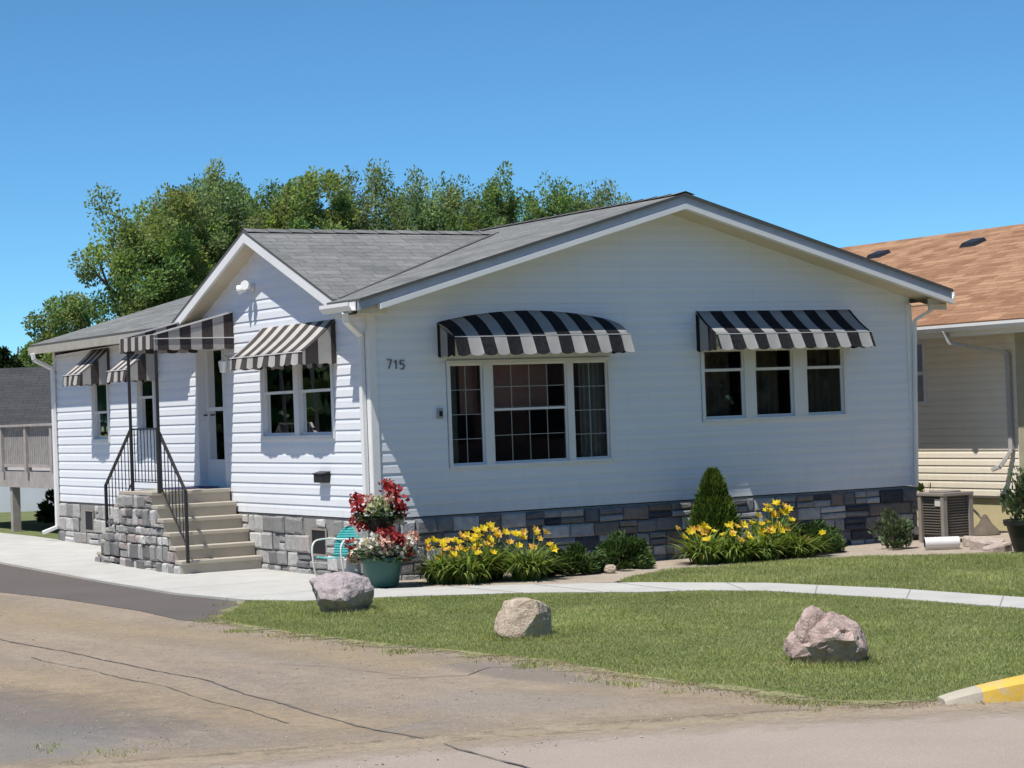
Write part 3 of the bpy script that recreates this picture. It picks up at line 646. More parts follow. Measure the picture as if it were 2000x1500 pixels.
# windows
def window(P, cells, z0, z1, rail=None, grids=None, name='window', fr=.045, s=.026):
    """cells: list of (u0,u1) glazed units side by side; rail: list of rail heights or None; grids: list of (cols,rows) per unit"""
    a, b = cells[0][0], cells[-1][1]; ref = 'pane'
    fm = MB()
    fm.pbox(P, a-fr, a, z0-fr, z1+fr, -.07, .034); fm.pbox(P, b, b+fr, z0-fr, z1+fr, -.07, .034)
    fm.pbox(P, a, b, z0-fr, z0, -.07, .036); fm.pbox(P, a, b, z1, z1+fr, -.07, .034)
    for (p0, p1), (q0, q1) in zip(cells[:-1], cells[1:]): fm.pbox(P, p1, q0, z0, z1, -.07, .028)
    fr_o = fm.build(name, M['frame'], house)
    for i, (p, q) in enumerate(cells):
        rr = rail[i] if rail else None
        sm = MB()
        if rr is None: parts = [(z0, z1, -.012)]
        else: parts = [(z0, rr+.02, -.012), (rr-.02, z1, .006)]
        for (c0, c1, o) in parts:
            sm.pbox(P, p, p+s, c0, c1, o-.02, o); sm.pbox(P, q-s, q, c0, c1, o-.02, o); sm.pbox(P, p+s, q-s, c0, c0+s+.008, o-.02, o); sm.pbox(P, p+s, q-s, c1-s-.004, c1, o-.02, o)
        sm.build('sash', M['frame'], fr_o)
        pm = MB()
        for (c0, c1, o) in parts: pm.face([P(p+s, c0+s, o-.012), P(q-s, c0+s, o-.012), P(q-s, c1-s, o-.012), P(p+s, c1-s, o-.012)])
        pm.build('pane', M['glass'], fr_o)
        if grids and grids[i]:
            gm = MB(); segs = parts
            for (c0, c1, o), (nc, nr) in zip(segs, grids[i]):
                for k in range(1, nc): u = p+s+(q-p-2*s)*k/nc; gm.pbox(P, u-.004, u+.004, c0+s, c1-s, o-.011, o-.006)
                for k in range(1, nr): z = c0+s+(c1-c0-2*s)*k/nr; gm.pbox(P, p+s, q-s, z-.004, z+.004, o-.0055, o-.002)
            gm.build('grid', M['muntin'], fr_o)
    return fr_o
window(PF, [(1.0, 1.44), (1.56, 2.57), (2.66, 3.15)], 1.255, 2.425, [None, 1.89, None], [[(2, 4)], [(4, 2), (4, 2)], [(2, 4)]], fr=.04, s=.018)
window(PF, [(4.55, 5.16), (5.33, 5.92), (6.13, 6.72)], 1.67, 2.53, [2.275, 2.275, 2.275], fr=.04)
window(PL, [(1.0, 1.93), (2.07, 3.01)], 1.66, 2.58, [2.19, 2.19], fr=.045)
window(PL, [(8.73, 9.37)], 1.66, 2.58, [2.06], fr=.045)
window(PL, [(6.83, 7.43)], 1.77, 2.58, [2.24], fr=.05)
def drape(u0, u1, z0, z1, y, mat, n=26, amp=.025, name='curtain'):
    mb = MB()
    for i in range(n):
        a = u0+(u1-u0)*i/n; b = u0+(u1-u0)*(i+1)/n; f = lambda t: y+amp*math.sin((t-u0)/(u1-u0)*n*1.25)
        mb.face([(a, f(a), z0), (b, f(b), z0), (b, f(b), z1), (a, f(a), z1)])
    return mb.build(name, mat, house, smooth=True)
drape(.97, 1.17, 1.0, 2.5, .15, M['curtain']); drape(2.84, 3.2, 1.0, 2.5, .15, M['curtain'])
drape(1.22, 1.46, 1.85, 2.5, .17, M['red_reflection'], 8, .006, 'reflection_panel'); drape(1.57, 2.42, 1.86, 2.5, .17, M['red_reflection'], 8, .006, 'reflection_panel')  # red panels added behind the panes to imitate a reflected brick wall
M['curtain_brown'] = plain('brown_sheer_curtain', (.36, .29, .23), .9, .5, 5)
for c in ((4.56, 5.15), (5.34, 5.91), (6.14, 6.71)): drape(c[0], c[1], 1.3, 2.55, .26, M['curtain_brown'], 16, .03)
drape(6.2, 6.45, 1.3, 2.55, .19, M['curtain_brown'], 9, .03)
# recessed storm door
d0, d1, dz0, dz1 = door
mb = MB()
mb.pbox(PL, d0, d0+.05, dz0, dz1, -.13, .024); mb.pbox(PL, d1-.05, d1, dz0, dz1, -.13, .024); mb.pbox(PL, d0+.05, d1-.05, dz1-.06, dz1, -.13, .024); mb.pbox(PL, d0+.05, d1-.05, dz0, dz0+.03, -.13, .015)
dr = mb.build('door', M['frame'], house)
mb = MB(); a, b = d0+.05, d1-.05
mb.pbox(PL, a, a+.09, dz0+.03, dz1-.06, -.12, -.085); mb.pbox(PL, b-.09, b, dz0+.03, dz1-.06, -.12, -.085)
for q in ((dz0+.03, dz0+.36), (2.0, 2.05), (dz1-.16, dz1-.06)): mb.pbox(PL, a+.09, b-.09, q[0], q[1], -.12, -.085)
mb.build('storm_frame', M['frame'], dr)
mb = MB(); mb.face([PL(a+.09, dz0+.36, -.10), PL(b-.09, dz0+.36, -.10), PL(b-.09, 2.0, -.10), PL(a+.09, 2.0, -.10)]); mb.face([PL(a+.09, 2.05, -.10), PL(b-.09, 2.05, -.10), PL(b-.09, dz1-.16, -.10), PL(a+.09, dz1-.16, -.10)])
mb.build('glass', M['glass'], dr)
mb = MB(); mb.tube([PL(d1-.10, 1.95, -.085), PL(d1-.10, 1.95, -.04), PL(d1-.16, 1.95, -.035)], .011, 8); mb.build('handle', M['black'], dr)
mb = MB(); mb.pbox(PL, d0+.02, d1-.02, dz0, dz1, -.16, -.135); mb.build('inner_door', plain('grey_inner_door', (.50, .53, .51), .6), dr)

# roof
def slab(mb, quad, th, uvs=None):
    top = [Vector(q) for q in quad]; bot = [q - Vector((0, 0, th)) for q in top]; n = len(top)
    mb.face(top, 0, uvs); mb.face(bot[::-1], 0, uvs[::-1] if uvs else None)
    for i in range(n): mb.face([top[i], bot[i], bot[(i+1) % n], top[(i+1) % n]], 0, [(0, 0)]*4)
zl = lambda x: RZ - RS*abs(x-RX)
sec = math.sqrt(1+RS*RS); Y0, Y1 = -.52, 11.32; XL, XR = -.36, 8.17; XM = RX-(RZ-GZ)/RS
mb = MB()
vy = lambda x: GY-(GZ-zl(x))/GS+.03
lp = [(RX, Y0), (XL, Y0), (XL, .33), (-.16, .33), (.3, vy(.3)), (XM, GY), (.3, 2*GY-vy(.3)), (-.16, 5.40), (XL, 5.40), (XL, Y1), (RX, Y1)]
slab(mb, [(x, y, zl(x)) for x, y in lp], .035, [(y, (x-RX)*sec) for x, y in lp])
slab(mb, [(RX, Y0, RZ), (RX, Y1, RZ), (XR, Y1, zl(XR)), (XR, Y0, zl(XR))], .035, [(Y0, 0), (Y1, 0), (Y1, (RX-XR)*sec), (Y0, (RX-XR)*sec)])
gl = lambda y: GZ - GS*abs(y-GY); sg = math.sqrt(1+GS*GS); X0 = -.275; 
for sgn, ye in ((-1, .33), (1, 5.40)):
    ze = gl(ye); xe = RX-(RZ-ze)/RS
    q = [(X0, ye, ze+.004), (xe, ye, ze+.004), (XM, GY, GZ+.004), (X0, GY, GZ+.004)]
    uv = [(x, -abs(y-GY)*sg+.05) for x, y, z in q]
    if sgn > 0: q = q[::-1]; uv = uv[::-1]
    slab(mb, q, .03, uv)
roof = mb.build('roof', M['shingle'], house)
mb = MB()        # ridge caps, one run per ridge
for i in range(38):
    y = Y0 + (Y1-Y0)*i/38; y1 = y+(Y1-Y0)/38+.03
    for s in (-1, 1): mb.face([(RX, y, RZ+.022), (RX, y1, RZ+.012), (RX+s*.14, y1, RZ+.012-.14*RS), (RX+s*.14, y, RZ+.022-.14*RS)], 0, [(y, 0), (y1, 0), (y1, .14), (y, .14)])
mb.build('ridge_cap', M['shingle'], roof); mb = MB()
for i in range(12):
    x = X0 + (XM-.02-X0)*i/12; x1 = x+(XM-X0)/12+.02
    for s in (-1, 1): mb.face([(x, GY, GZ+.026), (x1, GY, GZ+.016), (x1, GY+s*.13, GZ+.016-.13*GS), (x, GY+s*.13, GZ+.026-.13*GS)], 0, [(x, 0), (x1, 0), (x1, .13), (x, .13)])
mb.build('ridge_cap', M['shingle'], roof)
mb = MB()        # valley flashing line
mb.bar((-.19, .36, zl(-.19)+.006), (XM-.03, GY-.02, GZ+.004), .05, .012); mb.build('valley', plain('dark_valley_metal', (.10, .10, .10), .6), roof)
# fascia: rake boards on the front gable and the side gable
def rake(mb, x0, x1, ya, yb, lo, hi, z):
    mb.hexa([(x0, ya, z(x0)-hi), (x1, ya, z(x1)-hi), (x1, yb, z(x1)-hi), (x0, yb, z(x0)-hi), (x0, ya, z(x0)-lo), (x1, ya, z(x1)-lo), (x1, yb, z(x1)-lo), (x0, yb, z(x0)-lo)])
mb = MB(); m2 = MB()
for x0, x1 in ((XL, RX), (RX, XR)): rake(mb, x0, x1, -.490, -.46, .036, .13, zl); rake(m2, x0 if x0 != XL else -.10, x1, -.524, -.44, .13, .19, zl)
mb.build('fascia', plain('shaded_fascia', (.32, .36, .42), .5), house); m2.build('rake_trim', M['trim'], house)  # upper rake board: shade below the shingle edge put into its colour
mb = MB()
for y0, y1 in ((.33, GY), (GY, 5.40)):
    z = gl; mb.hexa([(-.27, y0, z(y0)-.15), (-.23, y0, z(y0)-.15), (-.23, y1, z(y1)-.15), (-.27, y1, z(y1)-.15), (-.27, y0, z(y0)-.028), (-.23, y0, z(y0)-.028), (-.23, y1, z(y1)-.028), (-.27, y1, z(y1)-.028)])
mb.build('rake_trim', M['trim'], house)
# soffits
mb = MB()
for x0, x1 in ((XL, RX), (RX, XR)): mb.face([(x0, -.42, zl(x0)-.17), (x1, -.42, zl(x1)-.17), (x1, .01, zl(x1)-.17), (x0, .01, zl(x0)-.17)])
for y0, y1 in ((.33, GY), (GY, 5.40)): mb.face([(-.235, y0, gl(y0)-.14), (.01, y0, gl(y0)-.14), (.01, y1, gl(y1)-.14), (-.235, y1, gl(y1)-.14)])
mb.face([(-.345, 5.36, 3.035), (.01, 5.36, 3.035), (.01, Y1, 3.035), (-.345, Y1, 3.035)]); mb.face([(-.345, -.42, 2.995), (.01, -.42, 2.995), (.01, .4, 2.995), (-.345, .4, 2.995)])
mb.face([(W-.01, -.42, 3.04), (XR-.02, -.42, 3.04), (XR-.02, Y1, 3.04), (W-.01, Y1, 3.04)]); mb.face([(-.345, -.42, 2.995), (-.345, -.42, zl(-.345)-.05), (.02, -.42, zl(.02)-.19), (.02, -.42, 2.995)])
mb.build('soffit', M['soffit'], house)
mb = MB(); mb.box(W-.0, XR-.02, -.40, -.37, 2.97, 3.12); mb.build('eave_end', M['soffit'], house)
# gutters and downspouts
def gutter(x, y0, y1, z, s=-1):
    mb = MB(); pr = [(0, 0), (0, -.10), (s*.06, -.10), (s*.10, -.045), (s*.10, -.005), (s*.085, -.005), (s*.085, -.04), (s*.055, -.09), (s*.012, -.09), (s*.012, 0)]
    for i in range(len(pr)): a, b = pr[i], pr[(i+1) % len(pr)]; mb.face([(x+a[0], y0, z+a[1]), (x+b[0], y0, z+b[1]), (x+b[0], y1, z+b[1]), (x+a[0], y1, z+a[1])])
    mb.face([(x+a[0], y0, z+a[1]) for a in pr]); mb.face([(x+a[0], y1, z+a[1]) for a in pr]); return mb
gutter(-.365, -.44, .31, zl(XL)-.03).build('gutter', M['trim'], house)
mb = MB(); mb.box(-.375, -.345, 5.42, Y1, zl(XL)-.15, zl(XL)-.035); mb.build('eave_fascia', plain('tan_fascia', (.40, .375, .32), .6), house)
gutter(XR, -.44, Y1, zl(XR)-.03, 1).build('gutter', M['trim'], house)
def spout(pts, name='downspout', par=None, mat=None, w_=.075, d_=.055):
    mb = MB()
    for a, b in zip(pts[:-1], pts[1:]): mb.bar(a, b, w_, d_)
    return mb.build(name, mat or M['trim'], par or house, bevel=.008)
spout([(-.41, -.25, 3.02), (-.39, -.22, 2.93), (-.06, .10, 2.78), (-.06, .10, .62), (-.16, .10, .56)])
spout([(-.41, 11.0, 3.02), (-.39, 11.0, 2.92), (-.06, 11.12, 2.78), (-.06, 11.12, .30), (-.30, 11.12, .22)])
spout([(W+.30, -.2, 3.02), (W+.03, -.065, 2.85), (W-.04, -.06, .7)], w_=.05, d_=.04)

# things fixed to the house
t = thing('floodlight', 'white twin-headed security floodlight high on the side gable wall', 'light', (-.02, 3.2, 3.53))
mb = MB(); mb.lathe([(0, .0), (.05, 0), (.05, .03), (0, .03)], (0, 0, 0), 16); v = mb.v; mb.v = [(-.02-z, 3.2+x, 3.53+y) for x, y, z in v]; mb.build('base', M['trim'], t)
for s in (-1, 1):
    mb = MB(); c = Vector((-.05, 3.2, 3.53)); h = Vector((-.17, 3.2+s*.10, 3.50 if s > 0 else 3.545)); dd = (h-c).normalized()
    mb.tube([c, c+dd*.06, c+dd*.061, c+dd*.16, c+dd*.17], [.018, .02, .038, .062, .058], 14); mb.build('lamp_head', M['trim'], t, smooth=False)
t = thing('wall_lamp', 'small white coach lamp beside the storm door', 'light', (-.02, 4.06, 2.60))
mb = MB(); mb.pbox(PL, 4.03, 4.09, 2.50, 2.64, .016, .03); mb.build('backplate', M['trim'], t)
mb = MB(); mb.lathe([(.0, -.09), (.035, -.08), (.055, .05), (.06, .055), (.0, .10)], (-.11, 4.06, 2.57), 10); mb.tube([(-.03, 4.06, 2.62), (-.07, 4.06, 2.69), (-.11, 4.06, 2.66)], .008, 6); mb.build('shade', M['white_enamel'], t)
t = thing('mailbox', 'small black wall mailbox under the side window awning', 'mailbox', (-.02, 1.28, 1.12))
mb = MB(); mb.pbox(PL, 1.13, 1.40, 1.10, 1.20, .017, .11); mb.build('body', M['black'], t, bevel=.012)
mb = MB(); p = [PL(1.12, 1.202, .014), PL(1.41, 1.202, .014), PL(1.41, 1.197, .122), PL(1.12, 1.197, .122)]; mb.hexa(p + [(q[0], q[1], q[2]+.014+(.02 if i < 2 else 0)) for i, q in enumerate(p)]); mb.build('lid', M['black'], t, bevel=.004)
tn = thing('house_number', 'black house number 715 on the white front wall', 'house number', (.31, -.02, 2.34))
def digit(strokes, x0, z0, s, nm):
    mb = MB()
    for st in strokes:
        pts = [(x0+a*s*.6, -.021, z0+b*s) for a, b in st]
        for p, q in zip(pts[:-1], pts[1:]): mb.bar(p, q, .015, .010)
    mb.build(nm, M['number'], tn)
digit([[(0, 1), (1, 1), (.35, 0)]], .20, 2.39, .10, 'digit'); digit([[(.2, .8), (.5, 1), (.5, 0)]], .285, 2.385, .10, 'digit')
digit([[(.95, 1), (.1, 1), (.05, .55), (.6, .62), (.95, .35), (.6, 0), (.05, .05)]], .365, 2.38, .10, 'digit')
t = thing('outlet_box', 'small grey outlet box left of the large picture window', 'outlet', (.85, -.02, 1.86))
mb = MB(); mb.pbox(PF, .815, .885, 1.80, 1.92, .013, .05); mb.build('cover', M['box_grey'], t, bevel=.008)
mb = MB(); mb.pbox(PF, .83, .87, 1.83, 1.89, .051, .058); mb.build('flap', M['dark'], t)

# ------------------------------------------------------------------ awnings
def stripes_mat(P_, duty=.5, dk=DK): return mk_stripe('striped_canvas', P_, duty, dk, (.37, .365, .36) if dk is DK else LT)  # front awnings: shade put into a darker copy of the canvas stripes
def awning(label, P, u0, u1, zw, zf, zv, proj, per, arch=0, dk=DK, off0=0.0, open_side=False, duty=.5, flare=.02):
    c = P((u0+u1)/2, zf, .02); t = thing('awning', label, 'awning', c, 'striped window awnings')
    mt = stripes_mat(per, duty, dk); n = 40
    def ztop(s): return zw + arch*(math.sin(math.pi*s)**.8 if arch else 0)
    mb = MB(); k = 5
    for i in range(n):
        a, b = i/n, (i+1)/n; ua, ub = u0+(u1-u0)*a, u0+(u1-u0)*b
        for j in range(k):
            s0, s1 = j/k, (j+1)/k
            def pt(u, f, s):
                zt = ztop(f); sag = -.02*math.sin(math.pi*s) + (0.05*math.sin(math.pi*s) if arch else 0)
                return P(u, zt+(zf-zt)*s+sag, .02+(proj-.02)*s)
            mb.face([pt(ua, a, s0), pt(ub, b, s0), pt(ub, b, s1), pt(ua, a, s1)], 0, [(ua-u0+off0, s0), (ub-u0+off0, s0), (ub-u0+off0, s1), (ua-u0+off0, s1)])
    o = mb.build('canopy', mt, t, smooth=True, weld=True); sm = o.modifiers.new('thick', 'SOLIDIFY'); sm.thickness = .004
    # valance with scalloped hem
    mb = MB(); half = per/2; m = 8; cnt = int(round((u1-u0)/half*m))
    for i in range(cnt):
        ua = u0+(u1-u0)*i/cnt; ub = u0+(u1-u0)*(i+1)/cnt
        hem = lambda u: zv + .03*(1-abs(math.sin(math.pi*((u-u0+off0)/half)))**.5)
        wv = lambda u: proj + flare + .014*math.sin((u-u0)*9+u0*5)
        mb.face([P(ua, zf, proj), P(ub, zf, proj), P(ub, hem(ub), wv(ub)), P(ua, hem(ua), wv(ua))], 0, [(ua-u0+off0, 0), (ub-u0+off0, 0), (ub-u0+off0, .2), (ua-u0+off0, .2)])
    o = mb.build('valance', mt, t, weld=True); sm = o.modifiers.new('thick', 'SOLIDIFY'); sm.thickness = .004
    # side panels, striped, with their own valance
    for u in (u0, u1):
        sp = MB(); e = 0; z0w = zw-.02 if not arch else zw-.0
        kk = 10
        for i in range(kk):
            s0, s1 = i/kk, (i+1)/kk; o0, o1 = .02+(proj-.02)*s0, .02+(proj-.02)*s1
            zt0 = z0w+(zf-z0w)*s0-.02*math.sin(math.pi*s0); zt1 = z0w+(zf-z0w)*s1-.02*math.sin(math.pi*s1)
            hb = lambda o: zv + .03*(1-abs(math.sin(math.pi*(o/half)))**.5)
            if open_side: lo0, lo1 = max(hb(o0), 0), hb(o1); zt0, zt1 = min(zt0, zf), min(zt1, zf)
            else: lo0, lo1 = hb(o0), hb(o1)
            sp.face([P(u, zt0, o0), P(u, zt1, o1), P(u, lo1, o1), P(u, lo0, o0)], 0, [(half*.5+o0+per*2, 0), (half*.5+o1+per*2, 0), (half*.5+o1+per*2, .3), (half*.5+o0+per*2, .3)])
        o = sp.build('side_panel', mt, t, weld=True); sm = o.modifiers.new('thick', 'SOLIDIFY'); sm.thickness = .004
    fb = MB(); fb.bar(P(u0+.01, zf-.01, proj-.015), P(u1-.01, zf-.01, proj-.015), .018)
    for u in (u0+.02, u1-.02): fb.bar(P(u, zf-.01, .02), P(u, zf-.01, proj-.02), .016); fb.bar(P(u, zw-.04, .03), P(u, zf-.012, proj-.02), .014)
    fb.build('frame', M['muntin'], t)
    pm = MB()
    pm.bar(P(u0, zf+.003, proj+.004), P(u1, zf+.003, proj+.004), .010); pm.build('piping', M['curtain'] if 0 else M['pvc'], t)
    return t
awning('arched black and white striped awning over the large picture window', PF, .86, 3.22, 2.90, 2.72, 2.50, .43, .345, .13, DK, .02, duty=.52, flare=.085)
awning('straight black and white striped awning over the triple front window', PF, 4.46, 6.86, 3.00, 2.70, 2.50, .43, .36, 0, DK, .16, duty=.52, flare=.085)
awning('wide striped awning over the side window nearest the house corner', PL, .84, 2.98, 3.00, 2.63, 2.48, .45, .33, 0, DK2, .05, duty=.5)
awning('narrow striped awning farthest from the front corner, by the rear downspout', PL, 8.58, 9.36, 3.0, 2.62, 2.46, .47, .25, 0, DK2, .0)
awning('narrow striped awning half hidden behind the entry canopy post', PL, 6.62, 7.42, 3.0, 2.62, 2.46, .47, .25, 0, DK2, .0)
# entry canopy on posts
t = thing('entry_canopy', 'large striped flat canopy on black posts above the entry steps', 'canopy', (-.55, 4.5, 2.8))
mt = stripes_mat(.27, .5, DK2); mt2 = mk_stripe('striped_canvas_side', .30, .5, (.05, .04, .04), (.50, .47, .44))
XO, YN, YF = -1.10, 3.88, 5.12; zw_, zo_, zv_ = 3.16, 2.98, 2.80
mb = MB()
for i in range(16):
    ya, yb = YN+(YF-YN)*i/16, YN+(YF-YN)*(i+1)/16
    for j in range(4):
        s0, s1 = j/4, (j+1)/4; pt = lambda y, s: (-.02+(XO+.02)*s, y, zw_+(zo_-zw_)*s-.015*math.sin(math.pi*s))
        mb.face([pt(ya, s0), pt(yb, s0), pt(yb, s1), pt(ya, s1)], 0, [(ya-YN, s0), (yb-YN, s0), (yb-YN, s1), (ya-YN, s1)])
o = mb.build('canopy', mt, t, smooth=True, weld=True); sm = o.modifiers.new('thick', 'SOLIDIFY'); sm.thickness = .004
mb = MB(); cnt = 40
for i in range(cnt):
    ya, yb = YN+(YF-YN)*i/cnt, YN+(YF-YN)*(i+1)/cnt; hem = lambda y: zv_+.025*(1-abs(math.sin(math.pi*(y-YN)/.135))**.5)
    mb.face([(XO, ya, zo_), (XO, yb, zo_), (XO-.004, yb, hem(yb)), (XO-.004, ya, hem(ya))], 0, [(ya-YN, 0), (yb-YN, 0), (yb-YN, .2), (ya-YN, .2)])
o = mb.build('valance', mt, t, weld=True); sm = o.modifiers.new('thick', 'SOLIDIFY'); sm.thickness = .004
for y in (YN, YF):
    mb = MB(); cnt = 36
    for i in range(cnt):
        a, b = -.02+(XO+.02)*i/cnt, -.02+(XO+.02)*(i+1)/cnt; zt = lambda x: zw_+.10+(zo_-zw_-.10)*(x/XO); hem = lambda x: zv_-.02+.02*(1-abs(math.sin(math.pi*x/.15))**.5)
        mb.face([(a, y, zt(a)), (b, y, zt(b)), (b, y, hem(b)), (a, y, hem(a))], 0, [(-a, 0), (-b, 0), (-b, .3), (-a, .3)])
    o = mb.build('side_panel', mt2, t, weld=True); sm = o.modifiers.new('thick', 'SOLIDIFY'); sm.thickness = .004
    mb = MB(); mb.bar((-.02, y-.006, zw_+.10), (XO, y-.006, zo_+.004), .018, .02); mb.bar((-.02, y-.006, 2.93), (XO, y-.006, 2.93), .012); mb.build('piping', M['pvc'], t)
for y, mat in ((YN+.02, M['black']), (4.90, M['black'])):
    mb = MB(); mb.tube([(XO+.03, y, 1.0), (XO+.03, y, 2.97)], .021, 10); mb.build('post', mat, t)

# ------------------------------------------------------------------ entry steps
SZ = 1.0/6; sy = [3.18+.19*i for i in range(6)]       # six risers rising towards +y, then a landing, then six down
st = thing('entry_steps', 'tan concrete entry steps with grey stone-clad side leading to the door', 'steps', (-.55, 4.6, 0))
LY0, LY1 = sy[5], 5.30; far = [LY1+.19*i for i in range(6)]
for i in range(6):
    mb = MB(); y0 = sy[i]; y1 = sy[i+1]+.0 if i < 5 else LY1; gy = 0
    mb.box(-1.10, -.04, y0, y1, -.05 if i == 0 else SZ*i-.001, SZ*(i+1)-.05); mb.build('riser', M['step'], st)
    mb = MB(); mb.box(-1.115, -.035, y0-.025, (y1-.0) if i < 5 else LY1+.02, SZ*(i+1)-.05, SZ*(i+1)); mb.build('tread' if i < 5 else 'landing', M['step'], st, bevel=.008)
mb = MB()
for i in range(6): mb.box(-1.10, -.04, sy[i]+.03, LY1 if i == 5 else far[5-i]-.001, -.05+SZ*i*.999, SZ*(i+1)-.06)
for i in range(1, 6):
    y0 = far[i-1]+.001; mb.box(-1.10, -.04, y0, far[i], -.05, SZ*(6-i)-.05)
mb.build('core', M['mortar'], st)
for i in range(1, 6):
    mb = MB(); mb.box(-1.115, -.035, far[i-1]+.021, far[i]+.02, SZ*(6-i)-.05, SZ*(6-i)); mb.build('tread', M['step'], st, bevel=.008)
pal_st = [(.48,.47,.45),(.38,.37,.36),(.28,.275,.27),(.55,.54,.52),(.48,.42,.395),(.42,.375,.355),(.20,.195,.195),(.62,.61,.59),(.40,.395,.385)]
pal_st = [tuple(x*.86 for x in c) for c in pal_st]
def slim(u):
    if u < LY0: return SZ*(max(0, int((u-sy[0])/.19))+1)-.055
    if u > LY1: return SZ*(5-int((u-LY1)/.19))-.055
    return .95
mb = MB(); ashlar(mb, lambda u, z, o: (-1.10-o, u, z), sy[0], far[5], -.03, .95, pal_st, (), .10, .23, .13, .34, 12, .06, .014, slim, sy[1:]+far)
mb.build('stone_cladding', M['stone'], st)
# railing
rl = thing('railing', 'black wrought iron railing with thin balusters along the entry steps', 'railing', (-1.03, 4.6, 0))
RXX = -1.04; pA = (3.12, .16, 1.02); pB = (4.02, 1.0, 1.80); pC = (4.98, 1.0, 1.80); pD = (6.02, .17, 1.06)
for (y, z0, z1) in (pA, pB, pC, pD):
    mb = MB(); mb.bar((RXX, y, z0-.02), (RXX, y, z1), .036); mb.build('post', M['iron'], rl)
for nm, d in (('handrail', 0), ('lower_rail', .68)):
    for (a, b) in ((pA, pB), (pB, pC), (pC, pD)):
        mb = MB(); mb.bar((RXX, a[0], a[2]-d), (RXX, b[0], b[2]-d), .036 if d == 0 else .018, .022 if d == 0 else .014); mb.build(nm, M['iron'], rl)
for (a, b) in ((pA, pB), (pB, pC), (pC, pD)):
    n = 8
    for i in range(1, n):
        y = a[0]+(b[0]-a[0])*i/n; zt = a[2]+(b[2]-a[2])*i/n; mb = MB(); mb.bar((RXX, y, zt-.68), (RXX, y, zt-.012), .010); mb.build('baluster', M['iron'], rl)
t = tag((lambda mb: (mb.box(-.62, -.06, 4.45, 5.1, 1.001, 1.016), mb.build('doormat', M['mat'], org=(-.34, 4.75, 1.0)))[1])(MB()), 'slate blue doormat on the landing at the storm door', 'doormat')

# ------------------------------------------------------------------ boulders and stones
def boulder(name, label, loc, dims, mat, seed, cuts, rz=-30, lump=None, group='boulders on the lawn', sub=4, rough=.06, cat='boulder', notch=None):
    bm = bmesh.new(); bmesh.ops.create_icosphere(bm, subdivisions=sub, radius=1)
    for v in bm.verts:
        p = v.co.copy(); n1 = noise.fractal(p*1.1+Vector((seed, 0, 0)), 1, 2, 4)*.16; p *= 1+n1
        for d, c in cuts:
            dn = Vector(d).normalized(); k = p.dot(dn)
            if k > c: p -= dn*(k-c)*.88
        p *= 1 + noise.fractal(p*3.2+Vector((0, seed, 0)), .8, 2.2, 5)*rough
        v.co = p
    if lump:
        for v in bm.verts:
            for c, rad, amt in lump:
                dd = (v.co-Vector(c)).length/rad
                if dd < 1: v.co += Vector(c).normalized()*amt*(1-dd*dd)**2
    if notch:
        for v in bm.verts:
            for c, rad, amt in notch:
                dd = (v.co-Vector(c)).length/rad
                if dd < 1: v.co -= Vector(c).normalized()*amt*(1-dd*dd)
    for v in bm.verts: v.co = Vector((v.co.x*dims[0]/2, v.co.y*dims[1]/2, v.co.z*dims[2]/2))
    zmin = -dims[2]*.34
    for v in bm.verts: v.co.z = max(v.co.z, zmin-.03) - zmin
    me = bpy.data.meshes.new(name); bm.to_mesh(me); bm.free(); me.materials.append(mat)
    me.polygons.foreach_set('use_smooth', [False]*len(me.polygons))
    o = bpy.data.objects.new(name, me); COL.objects.link(o); o.location = loc; o.rotation_euler = (0, 0, R(rz)); return tag(o, label, cat, group)
boulder('boulder', 'lilac grey boulder with dark undercut sides, nearest the green flower pot', (-1.93,-3.12,0), (.66,.60,.50), M['rock_lilac'], 3.1, [((-.55,-.75,.5),.62),((.6,-.7,.35),.68),((.2,-.1,1),.72),((-.85,-.2,-.25),.66),((.75,-.5,-.55),.62),((-.4,-.6,-.7),.6)], rough=.08, notch=[((-.25,-.85,.1),.28,.10)])
boulder('boulder', 'beige blocky boulder with flat top, between the two purplish boulders', (-1.86,-6.47,0), (.52,.46,.44), M['rock_beige'], 8.4, [((-.1,0,1),.74),((-.8,-.35,.35),.64),((.85,-.3,.1),.66),((-.2,-1,.2),.62),((.5,-.7,-.3),.7),((.5,.1,.9),.74)], rough=.05)
b3 = boulder('boulder', 'pinkish pitted boulder with a rounded knob on top, nearest the street', (-1.24,-9.67,0), (.62,.55,.43), M['rock_pink'], 5.7, [((.6,-.4,.75),.74),((-.6,-.75,.3),.74),((.9,-.2,.2),.82),((-.2,-.9,-.4),.7),((-.6,0,.8),.66)], notch=[((.30,-.70,.30),.20,.26),((-.62,-.55,.15),.20,.14)], rough=.07)
kb = boulder('knob', None, (0,0,0), (.235,.25,.34), M['rock_pink'], 9.2, [((.5,-.7,.3),.8)], rough=.035, group=None, cat=None)
kb.parent = b3; kb.location = (-.135, -.03, .125); kb.rotation_euler = (R(-6), R(14), 0)
boulder('stone', 'small pale round stone between two dark junipers at the bed edge', (2.30,-1.25,0), (.14,.12,.12), M['rock_beige'], 2.2, [((0,0,1),.8)], group=None, sub=3, cat='stone')

